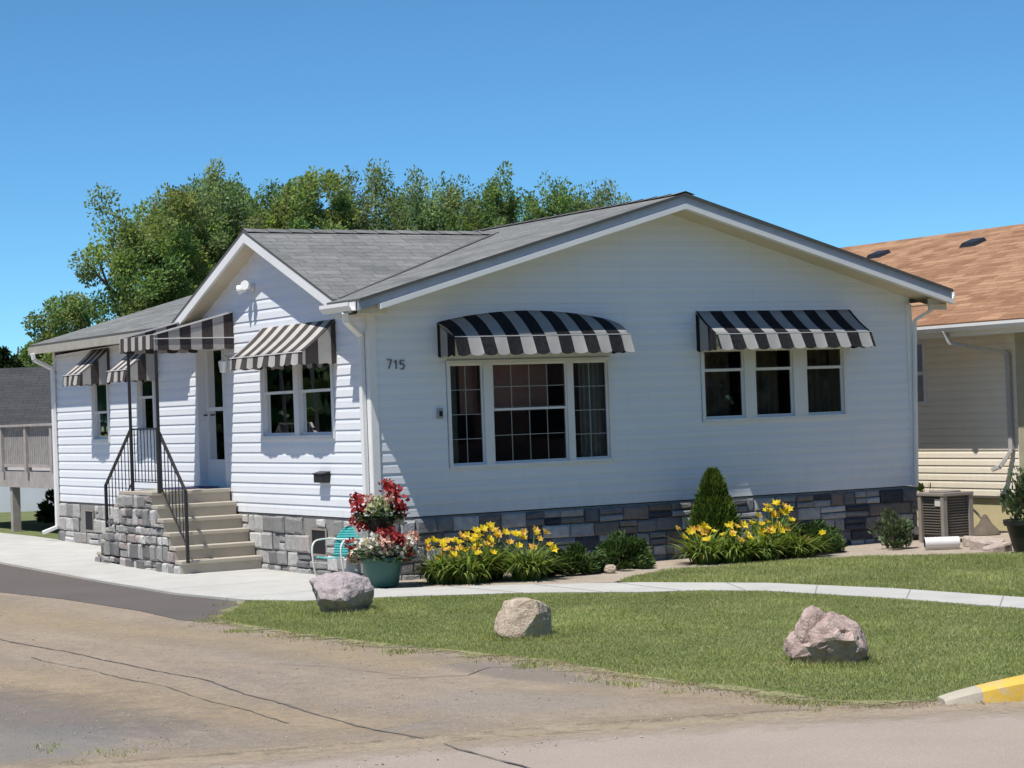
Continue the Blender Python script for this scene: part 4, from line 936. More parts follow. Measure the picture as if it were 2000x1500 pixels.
# ------------------------------------------------------------------ plants
def leafquad(mb, c, d, n, L, wd, col):
    d = d.normalized(); s = d.cross(n).normalized() if d.cross(n).length > 1e-4 else d.orthogonal().normalized()
    mb.cc = col; mb.face([c, c+d*L*.5+s*wd*.5, c+d*L, c+d*L*.5-s*wd*.5]); mb.cc = (1, 1, 1, 1)
def rv(r): 
    while True:
        v = Vector((r.uniform(-1,1), r.uniform(-1,1), r.uniform(-1,1)))
        if .05 < v.length < 1: return v
def flower(seed, mat, R_=.05):
    r = random.Random(seed); mb = MB(); ax = Vector((r.uniform(-.5,.5), r.uniform(-.8,.0), r.uniform(.4, 1))).normalized(); x = ax.orthogonal().normalized(); y = ax.cross(x)
    for k in range(6):
        a = k*math.pi/3 + r.uniform(-.15,.15); d = x*math.cos(a)+y*math.sin(a); s = ax.cross(d); wd = R_*.42*(1 if k % 2 else .8)
        p0 = Vector((0,0,0)); p1 = ax*R_*.75+d*R_*.55; p2 = ax*R_*.85+d*R_*1.15
        sh = r.uniform(.85, 1.1); mb.cc = (sh, sh, sh, 1)
        mb.face([p0, p1-s*wd, p2, p1+s*wd])
    return mb
def lily(label, x, y, hgt, seed, nfl, rad=.34):
    r = random.Random(seed); t = thing('daylily', label, 'daylily', (x, y, -.01), 'daylily clumps in the foundation bed', local=True)
    mb = MB()
    for i in range(300):
        a = r.uniform(0, 2*math.pi); L = r.uniform(.45, 1.0)*rad*1.6; d = Vector((math.cos(a), math.sin(a), 0)); rr = r.uniform(0, .12); p = d*rr + Vector((r.uniform(-.09,.09), r.uniform(-.09,.09), 0))
        h = hgt*r.uniform(.6, 1.2); w_ = r.uniform(.010, .019); s = Vector((-d.y, d.x, 0)); k = 6; prev = None; v = r.uniform(.6, 1.35); col = (v*r.uniform(.85,1.2), v, v*.9, 1); droop = r.uniform(.55, 1.35)
        for j in range(k+1):
            q = j/k; pos = p + d*(L*q**1.4*.75) + Vector((0, 0, h*(1.55*q - droop*1.05*q*q)))
            if pos.z < .0: pos.z = .0
            ww = w_*(1-q**3)*(1 if j else .7)+.001
            if prev: mb.cc = col; mb.face([prev[0], prev[1], pos+s*ww, pos-s*ww])
            prev = (pos-s*ww, pos+s*ww)
    mb.cc = (1,1,1,1); mb.build('foliage', M['lily_leaf'], t, org=(0,0,0))
    for i in range(int(nfl*1.8)):
        a = r.uniform(0, 2*math.pi); q = r.uniform(.02, rad*1.05); top = Vector((math.cos(a)*q, math.sin(a)*q, hgt*r.uniform(.75, 1.32)))
        fm = flower(seed*31+i, None, r.uniform(.038, .060)); fm.v = [tuple(Vector(v)+top) for v in fm.v]
        fl = fm.build('flower', M['fl_yellow'] if r.random() < .6 else M['fl_gold'], t, org=(0,0,0))
        sm = MB(); b = Vector((math.cos(a)*q*.35, math.sin(a)*q*.35, .02)); sm.tube([b, b.lerp(top, .6)+Vector((0,0,.05)), top], .004, 4, cap=False); sm.build('stem', M['stem_green'], fl, org=(0,0,0))
    return t
lily('yellow daylily clump next to the large green flower pot', .42, -.78, .36, 11, 9, .34)
lily('full yellow daylily clump second from the large green flower pot', .62, -1.02, .40, 12, 10, .36)
lily('yellow daylily clump behind the others below the picture window', .98, -.80, .44, 13, 9, .34)
lily('arching yellow daylily clump beside the dark junipers', 1.25, -1.22, .40, 14, 8, .40)
lily('yellow daylily clump at the left foot of the cone-shaped cedar', 3.80, -.98, .38, 15, 9, .36)
lily('yellow daylily clump directly in front of the cone-shaped cedar', 4.12, -1.16, .33, 16, 7, .36)
lily('yellow daylily clump right of the cedar at the lawn edge', 4.50, -1.14, .35, 17, 7, .36)
lily('tall yellow daylily clump against the stone foundation right of the cedar', 4.95, -.75, .48, 18, 10, .34)
lily('sparse daylily clump between the cedar and the rusty-leaved juniper', 5.05, -1.12, .32, 19, 2, .36)
def bush(name, label, cat, loc, dims, mat, n, leaf, seed, group=None, up=.35, stems=5, dead=None, parts='foliage'):
    r = random.Random(seed); t = thing(name, label, cat, loc, group, local=True); mb = MB()
    cl = []
    for i in range(26):
        v = rv(r); v.normalize(); v *= r.uniform(.55, 1.0)
        v.z = abs(v.z)*.85; cl.append((Vector((v.x*dims[0]/2, v.y*dims[1]/2, v.z*dims[2]*.92)), r.uniform(.16, .30), r.uniform(.7, 1.3)))
    for i in range(n):
        c, s, k = r.choice(cl); p = c + rv(r)*s*max(dims)*.55
        if p.z < .01: p.z = r.uniform(.01, .06)
        d = (Vector((p.x, p.y, p.z*.6))*1.4 + rv(r)*.25 + Vector((0, 0, up*dims[2]))); v = k*r.uniform(.55, 1.4)
        leafquad(mb, p, d, rv(r), leaf[0]*r.uniform(.6, 1.4), leaf[1]*r.uniform(.7, 1.3), (v*r.uniform(.85,1.25), v, v*r.uniform(.75,1.1), 1))
    mb.build(parts, mat, t, org=(0,0,0))
    mb = MB()
    for i in range(stems):
        a = r.uniform(0, 6.28); q = Vector((math.cos(a)*dims[0]*.3, math.sin(a)*dims[1]*.3, dims[2]*r.uniform(.5,.8))); mb.tube([(0,0,-.02), q*.5+Vector((0,0,.03)), q], [.012, .009, .004], 5)
    mb.build('stem', M['bark'], t, org=(0,0,0))
    if dead:
        mb = MB()
        for i in range(220):
            p = Vector(dead) + rv(r)*.10; leafquad(mb, p, rv(r)+Vector((0,0,.4)), rv(r), .05, .02, (r.uniform(.6,1.3),)*3+(1,))
        mb.build('dead_foliage', M['rust_leaf'], t, org=(0,0,0))
    return t
bush('juniper', 'low dark juniper right beside the arching daylilies', 'shrub', (1.98,-.95,0), (.78,.62,.36), M['juniper'], 9500, (.06,.02), 21, 'low dark junipers in the bed')
bush('juniper', 'low dark juniper between the small pale stone and the cedar', 'shrub', (2.78,-.80,0), (.82,.62,.38), M['juniper'], 9500, (.06,.02), 22, 'low dark junipers in the bed')
bush('juniper', 'dark juniper with a rusty brown patch, right of the second daylily bed', 'shrub', (5.55,-.80,0), (.86,.6,.42), M['juniper'], 9500, (.06,.02), 23, 'low dark junipers in the bed', dead=(-.34,-.26,.13))
bush('shrub', 'loose grey-green leafy shrub at the right front corner of the white house', 'shrub', (6.52,-1.1,0), (.50,.46,.58), M['grey_leaf'], 1500, (.055,.028), 24)
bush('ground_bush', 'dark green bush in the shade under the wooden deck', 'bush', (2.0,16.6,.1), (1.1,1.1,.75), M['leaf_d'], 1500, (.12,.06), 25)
bush('sapling', 'pale green weed sprouting at the house corner before the cream siding', 'plant', (8.05,.1,.0), (.32,.3,.86), M['lily_leaf'], 130, (.10,.04), 26)
# cone-shaped cedar
t = thing('cedar', 'cone-shaped bright green cedar against the stone foundation', 'conifer', (4.28,-.50,0), local=True); r = random.Random(31); mb = MB()
for i in range(12000):
    h = r.random()**1.15; z = .04+h*1.0; rad = .35*min(1, (1-h)**.62*1.12)*min(1, .72+h*1.1)*(.9+.28*noise.noise(Vector((math.cos(i)*2, math.sin(i)*2, z*5)))) + .008; a = r.uniform(0, 6.283); q = rad*(r.random()**.35)
    p = Vector((math.cos(a)*q, math.sin(a)*q, z)); d = Vector((math.cos(a)*.55, math.sin(a)*.55, 1))+rv(r)*.45
    v = r.uniform(.5, 1.35)*(1+.35*noise.noise(Vector((a*2, z*7, 3)))); leafquad(mb, p, d, rv(r), r.uniform(.04,.085), .02, (v*r.uniform(.85,1.2), v, v*.8, 1))
mb.build('foliage', M['cedar'], t, org=(0,0,0)); mb = MB(); mb.tube([(0,0,-.02),(0,0,.8)], [.03,.01], 6); mb.build('trunk', M['bark'], t, org=(0,0,0))

# geranium planters
def head(seed, rad, n=40):
    r = random.Random(seed); mb = MB()
    for i in range(n):
        v = rv(r).normalized(); p = v*rad*r.uniform(.7, 1); s = r.uniform(.75, 1.15); leafquad(mb, p-v.orthogonal().normalized()*rad*.2, rv(r), v, rad*.75, rad*.55, (s, s, s, 1))
    return mb
def planter(name, label, loc, prof, mat, foliage, nleaf, heads, seed, extra=None):
    r = random.Random(seed); t = thing(name, label, 'flower pot', loc, local=True)
    mb = MB(); mb.lathe(prof, (0,0,0), 28); mb.build('pot', mat, t, org=(0,0,0), smooth=True).modifiers.new('edge', 'EDGE_SPLIT')
    zr = max(p[1] for p in prof); rr = max(p[0] for p in prof)
    mb = MB(); mb.lathe([(0, zr-.04), (rr*.9, zr-.04)], (0,0,0), 20); mb.build('soil', M['mortar'], t, org=(0,0,0))
    mb = MB()
    for i in range(nleaf):
        a = r.uniform(0, 6.283); q = foliage[0]*r.random()**.5; p = Vector((math.cos(a)*q, math.sin(a)*q, zr-.05+r.random()*foliage[1]*(1-.5*(q/foliage[0])**2))); v = r.uniform(.6, 1.3)
        d = Vector((math.cos(a), math.sin(a), r.uniform(-.3,.5)))+rv(r)*.5; leafquad(mb, p, d, Vector((0,0,1))+rv(r)*.5, r.uniform(.05,.09), r.uniform(.05,.08), (v, v, v, 1))
    mb.build('foliage', M['gera_leaf'], t, org=(0,0,0))
    for i, (x, y, z, rad, c) in enumerate(heads):
        mb = head(seed*50+i, rad*1.28, 60); mb.v = [tuple(Vector(v)+Vector((x, y, zr+z))) for v in mb.v]; mb.build('flower_head', M[c], t, org=(0,0,0))
    return t
cr = Vector((.866,-.5,0)); cb = Vector((-.5,-.866,0))   # along the picture, and towards the street
def hp(a, b, z, rad, c): v = cr*a + cb*b; return (v.x, v.y, z, rad, c)
planter('flower_pot', 'large green pot of red and white geraniums on the patio corner', (-.30,-.72,.005),
 [(0,0),(.165,0),(.175,.015),(.215,.26),(.238,.262),(.245,.32),(.225,.322),(.21,.26),(.0,.25)], M['green_pot'], (.34,.26), 420,
 [hp(-.20,.14,.16,.062,'fl_white'),hp(-.05,.18,.17,.07,'fl_white'),hp(-.12,.2,.06,.05,'fl_pink'),hp(-.24,.14,.07,.05,'fl_white'),hp(.02,.18,.25,.05,'fl_red'),hp(.16,.14,.13,.07,'fl_red'),hp(.20,.16,.20,.055,'fl_red'),hp(.12,.1,.27,.045,'fl_red'),hp(.34,.06,.19,.06,'fl_pink'),hp(.27,.1,.05,.06,'fl_red'),hp(.38,.02,.06,.05,'fl_white'),hp(-.32,.06,.14,.05,'fl_red'),hp(-.02,.24,.09,.065,'fl_white'),hp(.06,.24,.14,.06,'fl_pink'),hp(.2,.2,.05,.06,'fl_white'),hp(-.16,.24,.13,.06,'fl_white'),hp(.30,.12,.14,.06,'fl_white'),hp(-.30,.1,.01,.05,'fl_pink')], 41)
planter('flower_pot', 'smaller dark green upper pot of red geraniums above the large pot', (-.26,-.62,.60),
 [(0,0),(.12,0),(.17,.12),(.18,.16),(.165,.16),(.15,.12),(0,.11)], M['leaf_d'] if 0 else M['dark_pot'], (.24,.20), 260,
 [hp(-.20,.06,.12,.07,'fl_red'),hp(-.24,.02,.22,.05,'fl_red'),hp(-.16,.08,-.08,.055,'fl_red'),hp(.20,.04,.16,.075,'fl_red'),hp(.16,.06,.27,.06,'fl_red'),hp(.10,0,.32,.06,'fl_red'),hp(.24,.02,.04,.055,'fl_red'),hp(.05,.17,.09,.055,'pale_leaf'),hp(-.05,.17,.08,.055,'pale_leaf'),hp(.0,.12,.18,.05,'pale_leaf'),hp(.12,.12,.18,.045,'fl_pink'),hp(-.1,.12,.2,.04,'fl_pink'),hp(-.26,.0,-.03,.05,'fl_red'),hp(.22,.05,-.05,.045,'fl_white')], 42)
t = thing('plant_stand', 'thin dark pole stand holding the upper geranium pot', 'plant stand', (-.26,-.62,.0)); mb = MB(); mb.tube([(-.26,-.60,0),(-.26,-.61,.60)], .016, 8); mb.build('pole', M['iron'], t)
mb = MB(); mb.lathe([(0,.586),(.12,.586),(.12,.598),(0,.598)], (-.26,-.62,0), 16); mb.build('ring', M['iron'], t)

# teal lawn chair
def chair():
    t = thing('lawn_chair', 'teal metal shell-back lawn chair with white tube arms by the stone foundation', 'chair', (-.27,.43,.004), rz=R(26), local=True)
    t.scale = (.77, .77, .77)
    mb = MB()     # seat facing -x : local x- is forward
    n = 10
    for i in range(n):
        for j in range(8):
            def sp(a, b):
                u = a/n; v = -1+2*b/8; return Vector((-.26+.46*u, v*(.22+.01*math.sin(math.pi*u)), .40-.05*u-.02*math.sin(math.pi*u)-.02*(1-v*v) - .03*max(0, .12-u)/.12))
            mb.face([sp(i, j), sp(i+1, j), sp(i+1, j+1), sp(i, j+1)])
    o = mb.build('seat', M['teal'], t, org=(0,0,0), smooth=True); s = o.modifiers.new('t', 'SOLIDIFY'); s.thickness = .006
    mb = MB()
    for i in range(12):
        for j in range(14):
            def sp(a, b):
                u = a/12; v = -1+2*b/14; half = .24*math.sqrt(max(.03, 1-(max(0, u-.45)/.56)**2)); rib = .008*math.cos(v*math.pi*3.5)*u
                return Vector((.20+.15*u-.03*(v*v)+rib-.02*math.sin(math.pi*u), v*half, .36+.44*u))
            mb.face([sp(i, j), sp(i+1, j), sp(i+1, j+1), sp(i, j+1)])
    o = mb.build('backrest', M['teal'], t, org=(0,0,0), smooth=True); s = o.modifiers.new('t', 'SOLIDIFY'); s.thickness = .006
    for sd in (-1, 1):
        y = sd*.27; mb = MB(); pts = []
        for k in range(15):
            q = k/14; ang = math.pi*(.0+q*.62)
            pts.append((-.30+.02*q, y, .60))
        path = [(.24,y,.60),(.05,y,.615),(-.16,y,.61),(-.25,y,.57),(-.285,y,.48),(-.27,y,.30),(-.22,y,.12),(-.13,y,.03),(0,y,.013),(.22,y,.012),(.30,y*.7,.012)]
        sm = []
        for k in range(len(path)-1):
            p0, p1, p2, p3 = [Vector(path[max(0, min(len(path)-1, k+z))]) for z in (-1, 0, 1, 2)]
            for q in (0, .25, .5, .75): sm.append(.5*((2*p1)+(p2-p0)*q+(2*p0-5*p1+4*p2-p3)*q*q+(3*p1-p0-3*p2+p3)*q**3))
        sm.append(Vector(path[-1])); mb.tube(sm, .0135, 8); mb.build('arm_tube', M['white_enamel'], t, org=(0,0,0), smooth=True)
    mb = MB(); mb.tube([(-.2,-.27,.36),(-.2,.27,.36)], .010, 6); mb.tube([(.22,-.27,.60),(.22,.27,.60)], .010, 6); mb.build('cross_bar', M['white_enamel'], t, org=(0,0,0))
chair()

# ------------------------------------------------------------------ trees
def tree(label, x, y, top, rx, zbot, leafmat, seed, n_clump, per, leaf=.12, group='trees beyond the white house', name='tree', spiky=.5, base=.1, holes=.0, cat='tree'):
    r = random.Random(seed); rs = np.random.RandomState(seed); t = thing(name, label, cat, (x, y, base), group, local=True)
    H = top-base; zb = zbot-base; cz = (H+zb)/2; hz = (H-zb)/2; mb = MB(); cl = []
    lean = r.uniform(.1, .35)
    for i in range(n_clump):
        v = rv(r); v.normalize(); q = r.uniform(.35, .93)
        ang = math.atan2(v.y, v.x); bul = 1+.22*noise.noise(Vector((math.cos(ang)*1.3+seed, math.sin(ang)*1.3, v.z*1.6)))
        p = Vector((v.x*rx*q*bul, v.y*rx*q*bul, cz+v.z*hz*q*bul*.98)); cl.append(p)
    trunk = MB(); tr = .07+.018*H
    trunk.tube([(0,0,-.15),(.05*r.uniform(-1,1),.05*r.uniform(-1,1),zb*.6),(.1*r.uniform(-1,1),0,zb+hz*.5),(.15*r.uniform(-1,1),0,H*.9)], [tr, tr*.8, tr*.5, .02], 8)
    for i in range(9):
        c = r.choice(cl); s = Vector((0, 0, r.uniform(zb*.5, cz))); m = s.lerp(c, .5)+Vector((0, 0, -.2)); trunk.tube([s, m, c], [tr*.42, tr*.28, .02], 6)
    trunk.build('trunk', M['bark'], t, org=(0,0,0))
    V = []; C = []
    for p in cl:
        rad = r.uniform(.22, .46)*rx/1.9; k = int(per*1.35*r.uniform(.6, 1.3)); kb = r.uniform(.72, 1.25); hue = r.uniform(.85, 1.2); edge = p.z > cz+hz*.35
        st = 1+spiky*(1.5 if edge else .5)
        d = rs.normal(0, 1, (k, 3)); d /= np.linalg.norm(d, axis=1)[:, None]; q = rs.uniform(0, 1, (k, 1))**.45; pos = d*q*rad*np.array([1, 1, st*.75]) + np.array(p)
        pos[:, 0] += lean*np.maximum(0, pos[:, 2]-p.z)*.5
        ld = rs.normal(0, 1, (k, 3)) + d*.8 + np.array([.15, -.1, .5*spiky]); ld /= np.linalg.norm(ld, axis=1)[:, None]
        nn = rs.normal(0, 1, (k, 3)); sd = np.cross(ld, nn); sd /= np.linalg.norm(sd, axis=1)[:, None]
        L = leaf*rs.uniform(.6, 1.4, (k, 1)); wd = L*rs.uniform(.35, .6, (k, 1))
        V.append(np.stack([pos, pos+ld*L*.5+sd*wd*.5, pos+ld*L, pos+ld*L*.5-sd*wd*.5], 1))
        v = kb*rs.uniform(.6, 1.4, k); C.append(np.c_[v*hue*rs.uniform(.9,1.15,k), v, v*rs.uniform(.7,1.1,k), np.ones(k)])
    V = np.concatenate(V); C = np.concatenate(C); n = len(V)
    me = bpy.data.meshes.new('crown'); me.vertices.add(n*4); me.vertices.foreach_set('co', V.ravel()); me.loops.add(n*4); me.loops.foreach_set('vertex_index', np.arange(n*4, dtype=np.int32))
    me.polygons.add(n); me.polygons.foreach_set('loop_start', np.arange(0, n*4, 4, dtype=np.int32))
    A = me.color_attributes.new('Col', 'FLOAT_COLOR', 'CORNER'); A.data.foreach_set('color', np.repeat(C, 4, 0).ravel().astype(np.float32))
    me.materials.append(leafmat); me.update(); me.validate(); o = bpy.data.objects.new('crown', me); COL.objects.link(o); o.parent = t
    return t
tree('tall yellow-green tree with visible limbs, leftmost of the high trees', 10.5, 34.5, 8.8, 2.25, 2.2, M['leaf_a'], 51, 122, 285, .11, spiky=.4)
tree('full high-crowned green tree between the leftmost high tree and the side gable peak', 12.6, 36.2, 9.2, 1.9, 3.6, M['leaf_c'], 62, 118, 280, .11, spiky=.8)
tree('broad rounded green tree just behind the side gable peak', 15.0, 39.0, 9.7, 2.1, 4.2, M['leaf_b'], 52, 125, 285, .11, spiky=.45)
tree('bright green tree right of the side gable peak, lit tops', 15.3, 34.7, 9.15, 1.75, 4.4, M['leaf_a'], 53, 108, 270, .11, spiky=.5)
tree('pale feathery tree in the middle of the tree row', 17.7, 35.6, 8.95, 1.8, 4.0, M['leaf_c'], 54, 125, 285, .10, spiky=1.0)
tree('feathery tree above the end of the lower ridge', 18.6, 32.6, 8.95, 1.7, 4.0, M['leaf_c'], 55, 125, 285, .10, spiky=1.1)
tree('mid green tree rising behind the main roof slope', 18.6, 29.9, 8.5, 1.45, 4.0, M['leaf_b'], 56, 112, 285, .10, spiky=1.0)
tree('spiky-topped green tree behind the main ridge', 19.6, 27.9, 8.1, 1.35, 4.0, M['leaf_b'], 57, 102, 285, .09, spiky=1.5)
tree('ragged upright tree near the roof peak, shorter than its neighbour', 21.6, 29.0, 8.05, 1.4, 4.0, M['leaf_c'], 58, 95, 270, .09, spiky=1.6)
tree('small tuft-topped tree barely showing over the ridge', 21.2, 26.9, 7.25, .9, 4.0, M['leaf_b'], 59, 51, 240, .09, spiky=1.2)
tree('short round bushy tree at far left beyond the rear eave', 6.0, 28.6, 5.5, 1.35, 1.0, M['leaf_b'], 60, 102, 285, .09, spiky=.4)
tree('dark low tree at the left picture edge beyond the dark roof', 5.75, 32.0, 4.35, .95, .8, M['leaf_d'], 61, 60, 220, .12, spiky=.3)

# ------------------------------------------------------------------ deck and dark-roofed building on the left
t = thing('wooden_deck', 'weathered grey wooden deck with plank railing behind the white house', 'deck', (1.8, 15, .1))
mb = MB()
for i in range(18): mb.box(.56+.14*i, .56+.14*i+.132, 11.5, 19.5, 1.08, 1.11)
mb.build('floor', M['deckwood'], t)
mb = MB(); mb.box(.52, .56, 11.5, 19.5, .84, 1.115); mb.box(.6, 3.0, 11.5, 11.56, .84, 1.07); mb.build('rim_board', M['deckwood'], t)
mb = MB(); mb.box(.44, .60, 11.5, 19.5, 1.89, 1.93); mb.build('top_rail', M['deckwood'], t); mb = MB(); mb.box(.50, .56, 11.5, 19.5, 1.19, 1.24); mb.build('bottom_rail', M['deckwood'], t)
for y in (11.56, 12.95, 14.35, 15.75, 17.15, 18.55):
    mb = MB(); mb.box(.46, .56, y-.05, y+.05, 1.1, 1.89); mb.build('rail_post', M['deckwood'], t)
mb = MB()
for i in range(74):
    y = 11.7+.105*i; mb.box(.515, .54, y, y+.085, 1.24, 1.87)
mb.build('railing_boards', plain('grey_railing_boards', (.30, .28, .265), .85, .2, 9), t)
for x, y in ((.62, 15.5), (2.6, 15.5), (.62, 18.5), (2.6, 18.5), (2.6, 12.4)):
    mb = MB(); mb.box(x-.07, x+.07, y-.07, y+.07, .02, .84); mb.build('support_post', M['deckwood'], t)
t = thing('outbuilding', 'low pale building with a dark shingle roof beyond the deck', 'building', (6, 31, .1))
mb = MB(); 
def roofq(mb, q): 
    a, b = Vector(q[0]), Vector(q[1]); L = (b-a).length; c = Vector(q[3]); S = (c-a).length; mb.face(q, 0, [(0, 0), (L, 0), (L, S), (0, S)])
roofq(mb, [(-2, 27.0, 1.75), (9.5, 20.4, 1.75), (11, 23.0, 3.25), (-.5, 29.6, 3.25)]); roofq(mb, [(-.5, 29.6, 3.25), (11, 23.0, 3.25), (12.5, 25.6, 1.75), (1.0, 32.2, 1.75)])
mb.build('roof', M['shingle_dk'], t)
mb = MB(); A_, B_, C_, D_ = [(-1.7, 27.2), (9.3, 20.9), (12.0, 25.5), (1.0, 31.8)]
for p, q in ((A_, B_), (B_, C_), (C_, D_), (D_, A_)): mb.face([(*p, .0), (*q, .0), (*q, 1.82), (*p, 1.82)])
mb.build('wall', M['nb_white'], t)

# ------------------------------------------------------------------ neighbour's house
nb = thing('neighbour_house', 'cream-sided house with brown shingle roof right of the white house', 'house', (13.8, 4, 0))
NX, NY0, NY1 = 9.8, -4.0, 13.0; PN = lambda u, z, o: (NX-o, u, z)
mb = MB(); siding(mb, PN, NY0, NY1, .45, 2.74, [(1.98, 2.75, 1.75, 2.62)], lambda z: (NY0, NY1), .105)
for q in (((NX, NY0), (18.4, NY0)), ((18.4, NY0), (18.4, NY1)), ((18.4, NY1), (NX, NY1))): mb.face([(*q[0], .45), (*q[1], .45), (*q[1], 2.74), (*q[0], 2.74)])
mb.face([(NX, NY0, 2.74), (18.4, NY0, 2.74), (14.1, NY0, 4.4)]); mb.build('wall', M['nb_siding'], nb)
mb = MB(); mb.box(NX+.02, 18.35, NY0+.02, NY1-.02, -.05, .448); mb.build('foundation', M['nb_found'], nb)
mb = MB(); mb.pbox(PN, NY0, NY1, .42, .452, .0, .022); mb.build('sill_band', M['shingle_br'] if 0 else M['acdark'], nb)
EX, EZ, RX2, RZ2 = 9.15, 2.84, 14.1, 4.60; s2 = math.hypot(RX2-EX, RZ2-EZ)
mb = MB(); slab(mb, [(EX, NY0-.5, EZ), (EX, NY1+.4, EZ), (RX2, NY1+.4, RZ2), (RX2, NY0-.5, RZ2)], .04, [(NY0, -s2), (NY1+.9, -s2), (NY1+.9, 0), (NY0, 0)])
slab(mb, [(RX2, NY0-.5, RZ2), (RX2, NY1+.4, RZ2), (19.05, NY1+.4, EZ), (19.05, NY0-.5, EZ)], .04, [(NY0, 0), (NY1+.9, 0), (NY1+.9, -s2), (NY0, -s2)])
nr = mb.build('roof', M['shingle_br'], nb)
for y, x in ((7.0, 13.18), (4.64, 13.19)):
    mb = MB(); z = EZ+(RZ2-EZ)*(x-EX)/(RX2-EX); mb.hexa([(x-.13, y-.19, z-.046), (x+.13, y-.19, z+.046), (x+.13, y+.19, z+.046), (x-.13, y+.19, z-.046), (x-.10, y-.15, z+.03), (x+.11, y-.15, z+.10), (x+.11, y+.15, z+.10), (x-.10, y+.15, z+.03)]); mb.build('roof_vent', M['black'], nr)
mb = MB(); mb.box(EX+.02, EX+.05, NY0-.5, NY1+.4, EZ-.19, EZ-.04); mb.face([(EX+.05, NY0-.5, EZ-.16), (NX, NY0-.5, EZ-.16), (NX, NY1+.4, EZ-.16), (EX+.05, NY1+.4, EZ-.16)]); mb.build('soffit', M['nb_siding'], nb)
gutter(EX+.02, NY0-.5, NY1+.4, EZ-.02).build('gutter', M['trim'], nb)
spout([(EX-.04, .78, EZ-.10), (EX+.02, .74, EZ-.27), (NX-.05, .22, 2.40), (NX-.05, .22, 1.08), (NX-.16, .34, .86), (NX-.20, .45, .82)], par=nb, mat=plain('shaded_downspout', (.45, .44, .42), .5))  # spout greyed: the shade of the eave is put into its colour
mb = MB(); mb.pbox(PN, .0, .10, .45, 2.7, .017, .04); mb.build('corner_trim', M['nb_siding'], nb)
mb = MB(); mb.pbox(PN, NY0, -.02, .40, 2.7, .02, .14); mb.build('wall_bay', plain('olive_tan_bay_siding', (.40, .37, .27), .7), nb)
mb = MB()
for q in ((1.94, 2.0, 1.72, 2.66), (2.70, 2.78, 1.72, 2.66), (2.0, 2.70, 2.60, 2.66), (2.0, 2.70, 1.72, 1.78), (2.0, 2.70, 2.16, 2.21)): mb.pbox(PN, *q, -.06, .03)
wn = mb.build('window', M['frame'], nb); mb = MB(); mb.face([PN(2.0, 1.78, -.01), PN(2.7, 1.78, -.01), PN(2.7, 2.6, -.01), PN(2.0, 2.6, -.01)]); mb.build('pane', M['glass_dim'], wn)
mb = MB(); mb.box(NX+.5, NX+.54, 1.0, 3.5, .6, 2.7); mb.build('interior_wall', M['interior'], nb)
# air conditioner
t = thing('air_conditioner', 'beige-grey outdoor air conditioner between the two houses', 'air conditioner', (7.72, -.72, 0))
cx, cy, hw, hh = 7.72, -.72, .215, .63
mb = MB(); mb.box(cx-hw+.02, cx+hw-.02, cy-hw+.02, cy+hw-.02, .06, hh-.02); mb.build('body', M['acdark'], t)
for sx in (-1, 1):
    for sy2 in (-1, 1): mb = MB(); mb.box(cx+sx*hw-.03, cx+sx*hw+.03, cy+sy2*hw-.03, cy+sy2*hw+.03, .0, hh-.04); mb.build('corner_post', M['ac'], t)
mb = MB(); mb.box(cx-hw-.04, cx+hw+.04, cy-hw-.04, cy+hw+.04, hh-.045, hh); mb.lathe([(.0, hh+.001), (.2, hh+.001), (.2, hh+.02), (.0, hh+.02)], (cx, cy, 0), 20); mb.build('top', M['ac'], t, bevel=.008)
mb = MB()
for i in range(14):
    z = .10+.034*i
    for s in (-1, 1): mb.box(cx-hw+.03, cx+hw-.03, cy+s*(hw-.01)-.012, cy+s*(hw-.01)+.012, z, z+.012); mb.box(cx+s*(hw-.01)-.012, cx+s*(hw-.01)+.012, cy-hw+.03, cy+hw-.03, z+.002, z+.014)
mb.build('louvre_panel', plain('brown_louvre_metal', (.165, .145, .125), .6), t)
mb = MB(); mb.box(cx-hw-.012, cx-hw+.003, cy-.17, cy-.06, .46, .55); mb.build('sticker', M['paper'], t)
# bent conduit with dark cap by the yellow block foundation
t = thing('garden_hose', 'dark looped hose rising from a low dark heap beside the air conditioner', 'hose', (8.9, -.05, 0))
mb = MB(); pts = [(8.35+.0, .35, .52)]
for k in range(9): q = k/8; pts.append((8.5+.75*q*.6, .28-.42*q, .52+.0*q-.42*q**2.2))
mb.tube(pts, .016, 8); mb.build('loop', M['ac'], t, smooth=True)
mb = MB(); mb.lathe([(.20, 0), (.17, .06), (.09, .14), (.03, .25), (0, .27)], (8.92, -.12, 0), 14); mb.build('heap', M['bark'], t, smooth=True)
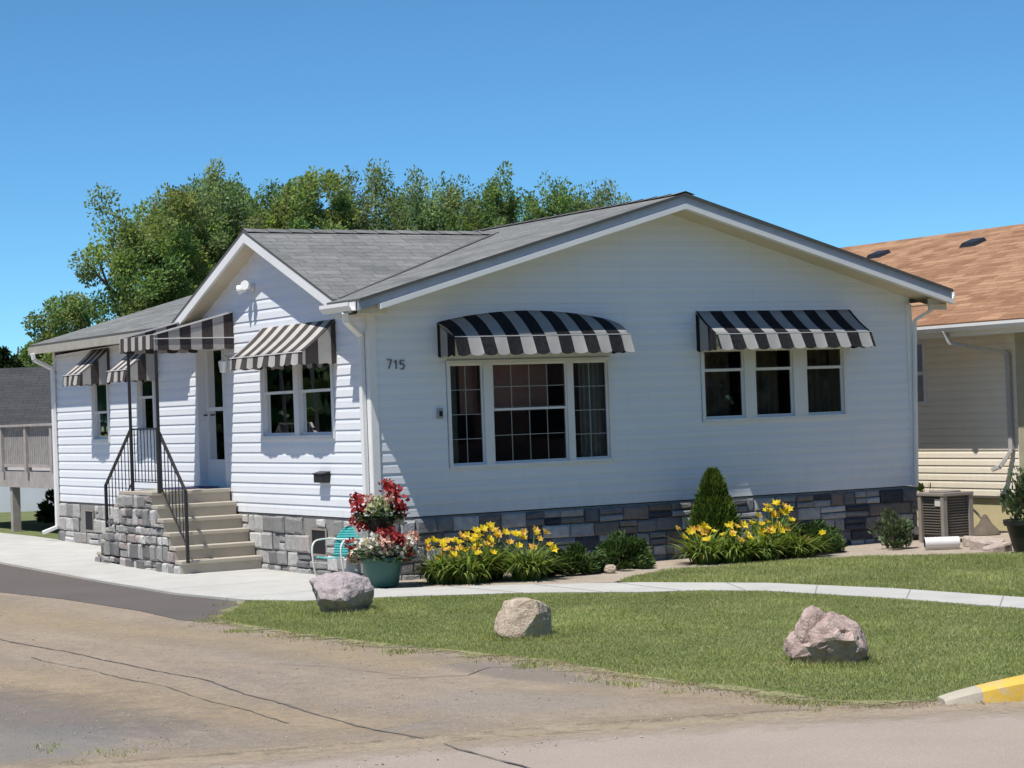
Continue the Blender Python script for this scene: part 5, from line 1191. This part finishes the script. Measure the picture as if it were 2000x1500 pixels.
# drain pipe and flagstones
t = thing('drain_pipe', 'short white corrugated drain pipe lying at the bed edge', 'pipe', (6.78, -1.72, .075))
mb = MB(); a = Vector((6.60, -1.60, .075)); b = a+Vector((.866,-.5,0))*.42; pts = [a+(b-a)*i/28 for i in range(29)]; mb.tube(pts, [.068+.006*(i % 2) for i in range(29)], 16, cap=False); mb.build('pipe', M['pvc'], t, smooth=True)
mb = MB(); pts = [a+(b-a)*i/8 for i in range(9)]; mb.tube(pts, .056, 14); mb.build('liner', M['dark'], t)
def slabstone(label, loc, dims, rz, tilt, seed):
    r = random.Random(seed); mb = MB(); n = 9; rad = [r.uniform(.8, 1.1) for _ in range(n)]
    P = lambda i, z, k: (math.cos(2*math.pi*i/n)*dims[0]/2*rad[i]*k, math.sin(2*math.pi*i/n)*dims[1]/2*rad[i]*k, z)
    top = [P(i, dims[2]+r.uniform(-.01,.01), .93) for i in range(n)]; mid = [P(i, dims[2]*.8, 1) for i in range(n)]; bot = [P(i, -.02, .97) for i in range(n)]
    mb.face(top)
    for i in range(n): j = (i+1) % n; mb.face([mid[i], mid[j], top[j], top[i]]); mb.face([bot[i], bot[j], mid[j], mid[i]])
    o = mb.build('flagstone', M['slab']); o.location = loc; o.rotation_euler = (R(tilt), R(tilt*.6), R(rz)); return tag(o, label, 'flagstone', 'tan flagstones by the drain pipe')
slabstone('large tan flagstone resting beside the white drain pipe', (7.12,-2.15,0), (.50,.42,.11), -20, 6, 1)
slabstone('thinner tan flagstone nearest the dark planter', (6.92,-2.52,0), (.52,.36,.07), 25, -5, 2)
slabstone('rear tan flagstone against the air conditioner pad', (7.45,-1.6,0), (.6,.42,.10), 60, 4, 3)
# dark planter at the right edge
planter('flower_pot', 'dark round planter with a leafy shrub at the right picture edge', (6.98,-3.02,-.008), [(0,0),(.17,0),(.19,.02),(.27,.33),(.30,.335),(.305,.39),(.27,.39),(.25,.33),(0,.31)], M['dark_pot'], (.26,.08), 50, [], 43)
t = bush('potted_shrub', 'dark leafy shrub growing in the dark planter', 'shrub', (6.98,-3.02,.33), (.62,.62,.85), M['grey_leaf'], 1300, (.07,.035), 27)

# ------------------------------------------------------------------ across the street (seen only in the window glass)
t = thing('brick_building', 'red brick building across the street', 'building', (18, -36, 0))
mb = MB(); mb.box(8, 30, -46, -36, -.05, 6.5); mb.build('wall', M['brick'], t)
mb = MB()
for i in range(6):
    for z in (.9, 3.8): mb.box(9.5+3.4*i, 11.1+3.4*i, -35.99, -35.95, z, z+1.6)
mb.build('window_row', M['dark'], t)
def wood(name, pts, seed, h):  # unseen trees, added so the panes reflect dark foliage instead of bright sky
    rs = np.random.RandomState(seed); mb = MB(); r = random.Random(seed)
    for x, y in pts:
        for i in range(620):
            v = rv(r); p = Vector((x+v.x*3.6, y+v.y*2.5, h*.5+v.z*h*.52)); d = rv(r); s = r.uniform(.6, 1.3); leafquad(mb, p, d, rv(r), 1.3, .9, (s, s, s, 1))
    tag(mb.build(name, M['leaf_d']), kind='stuff')
wood('reflected_woods', [(-45+4*i, -40-r_*3) for r_ in (0, 1) for i in range(13)] + [(33+4*i, -38) for i in range(6)], 71, 9)
wood('reflected_woods', [(-34-3*r_, -6+4*i) for r_ in (0, 1) for i in range(26)] + [(-13-3*i, 38+6*i) for i in range(8)] + [(-16-3*i, 36+6*i) for i in range(8)], 72, 8)
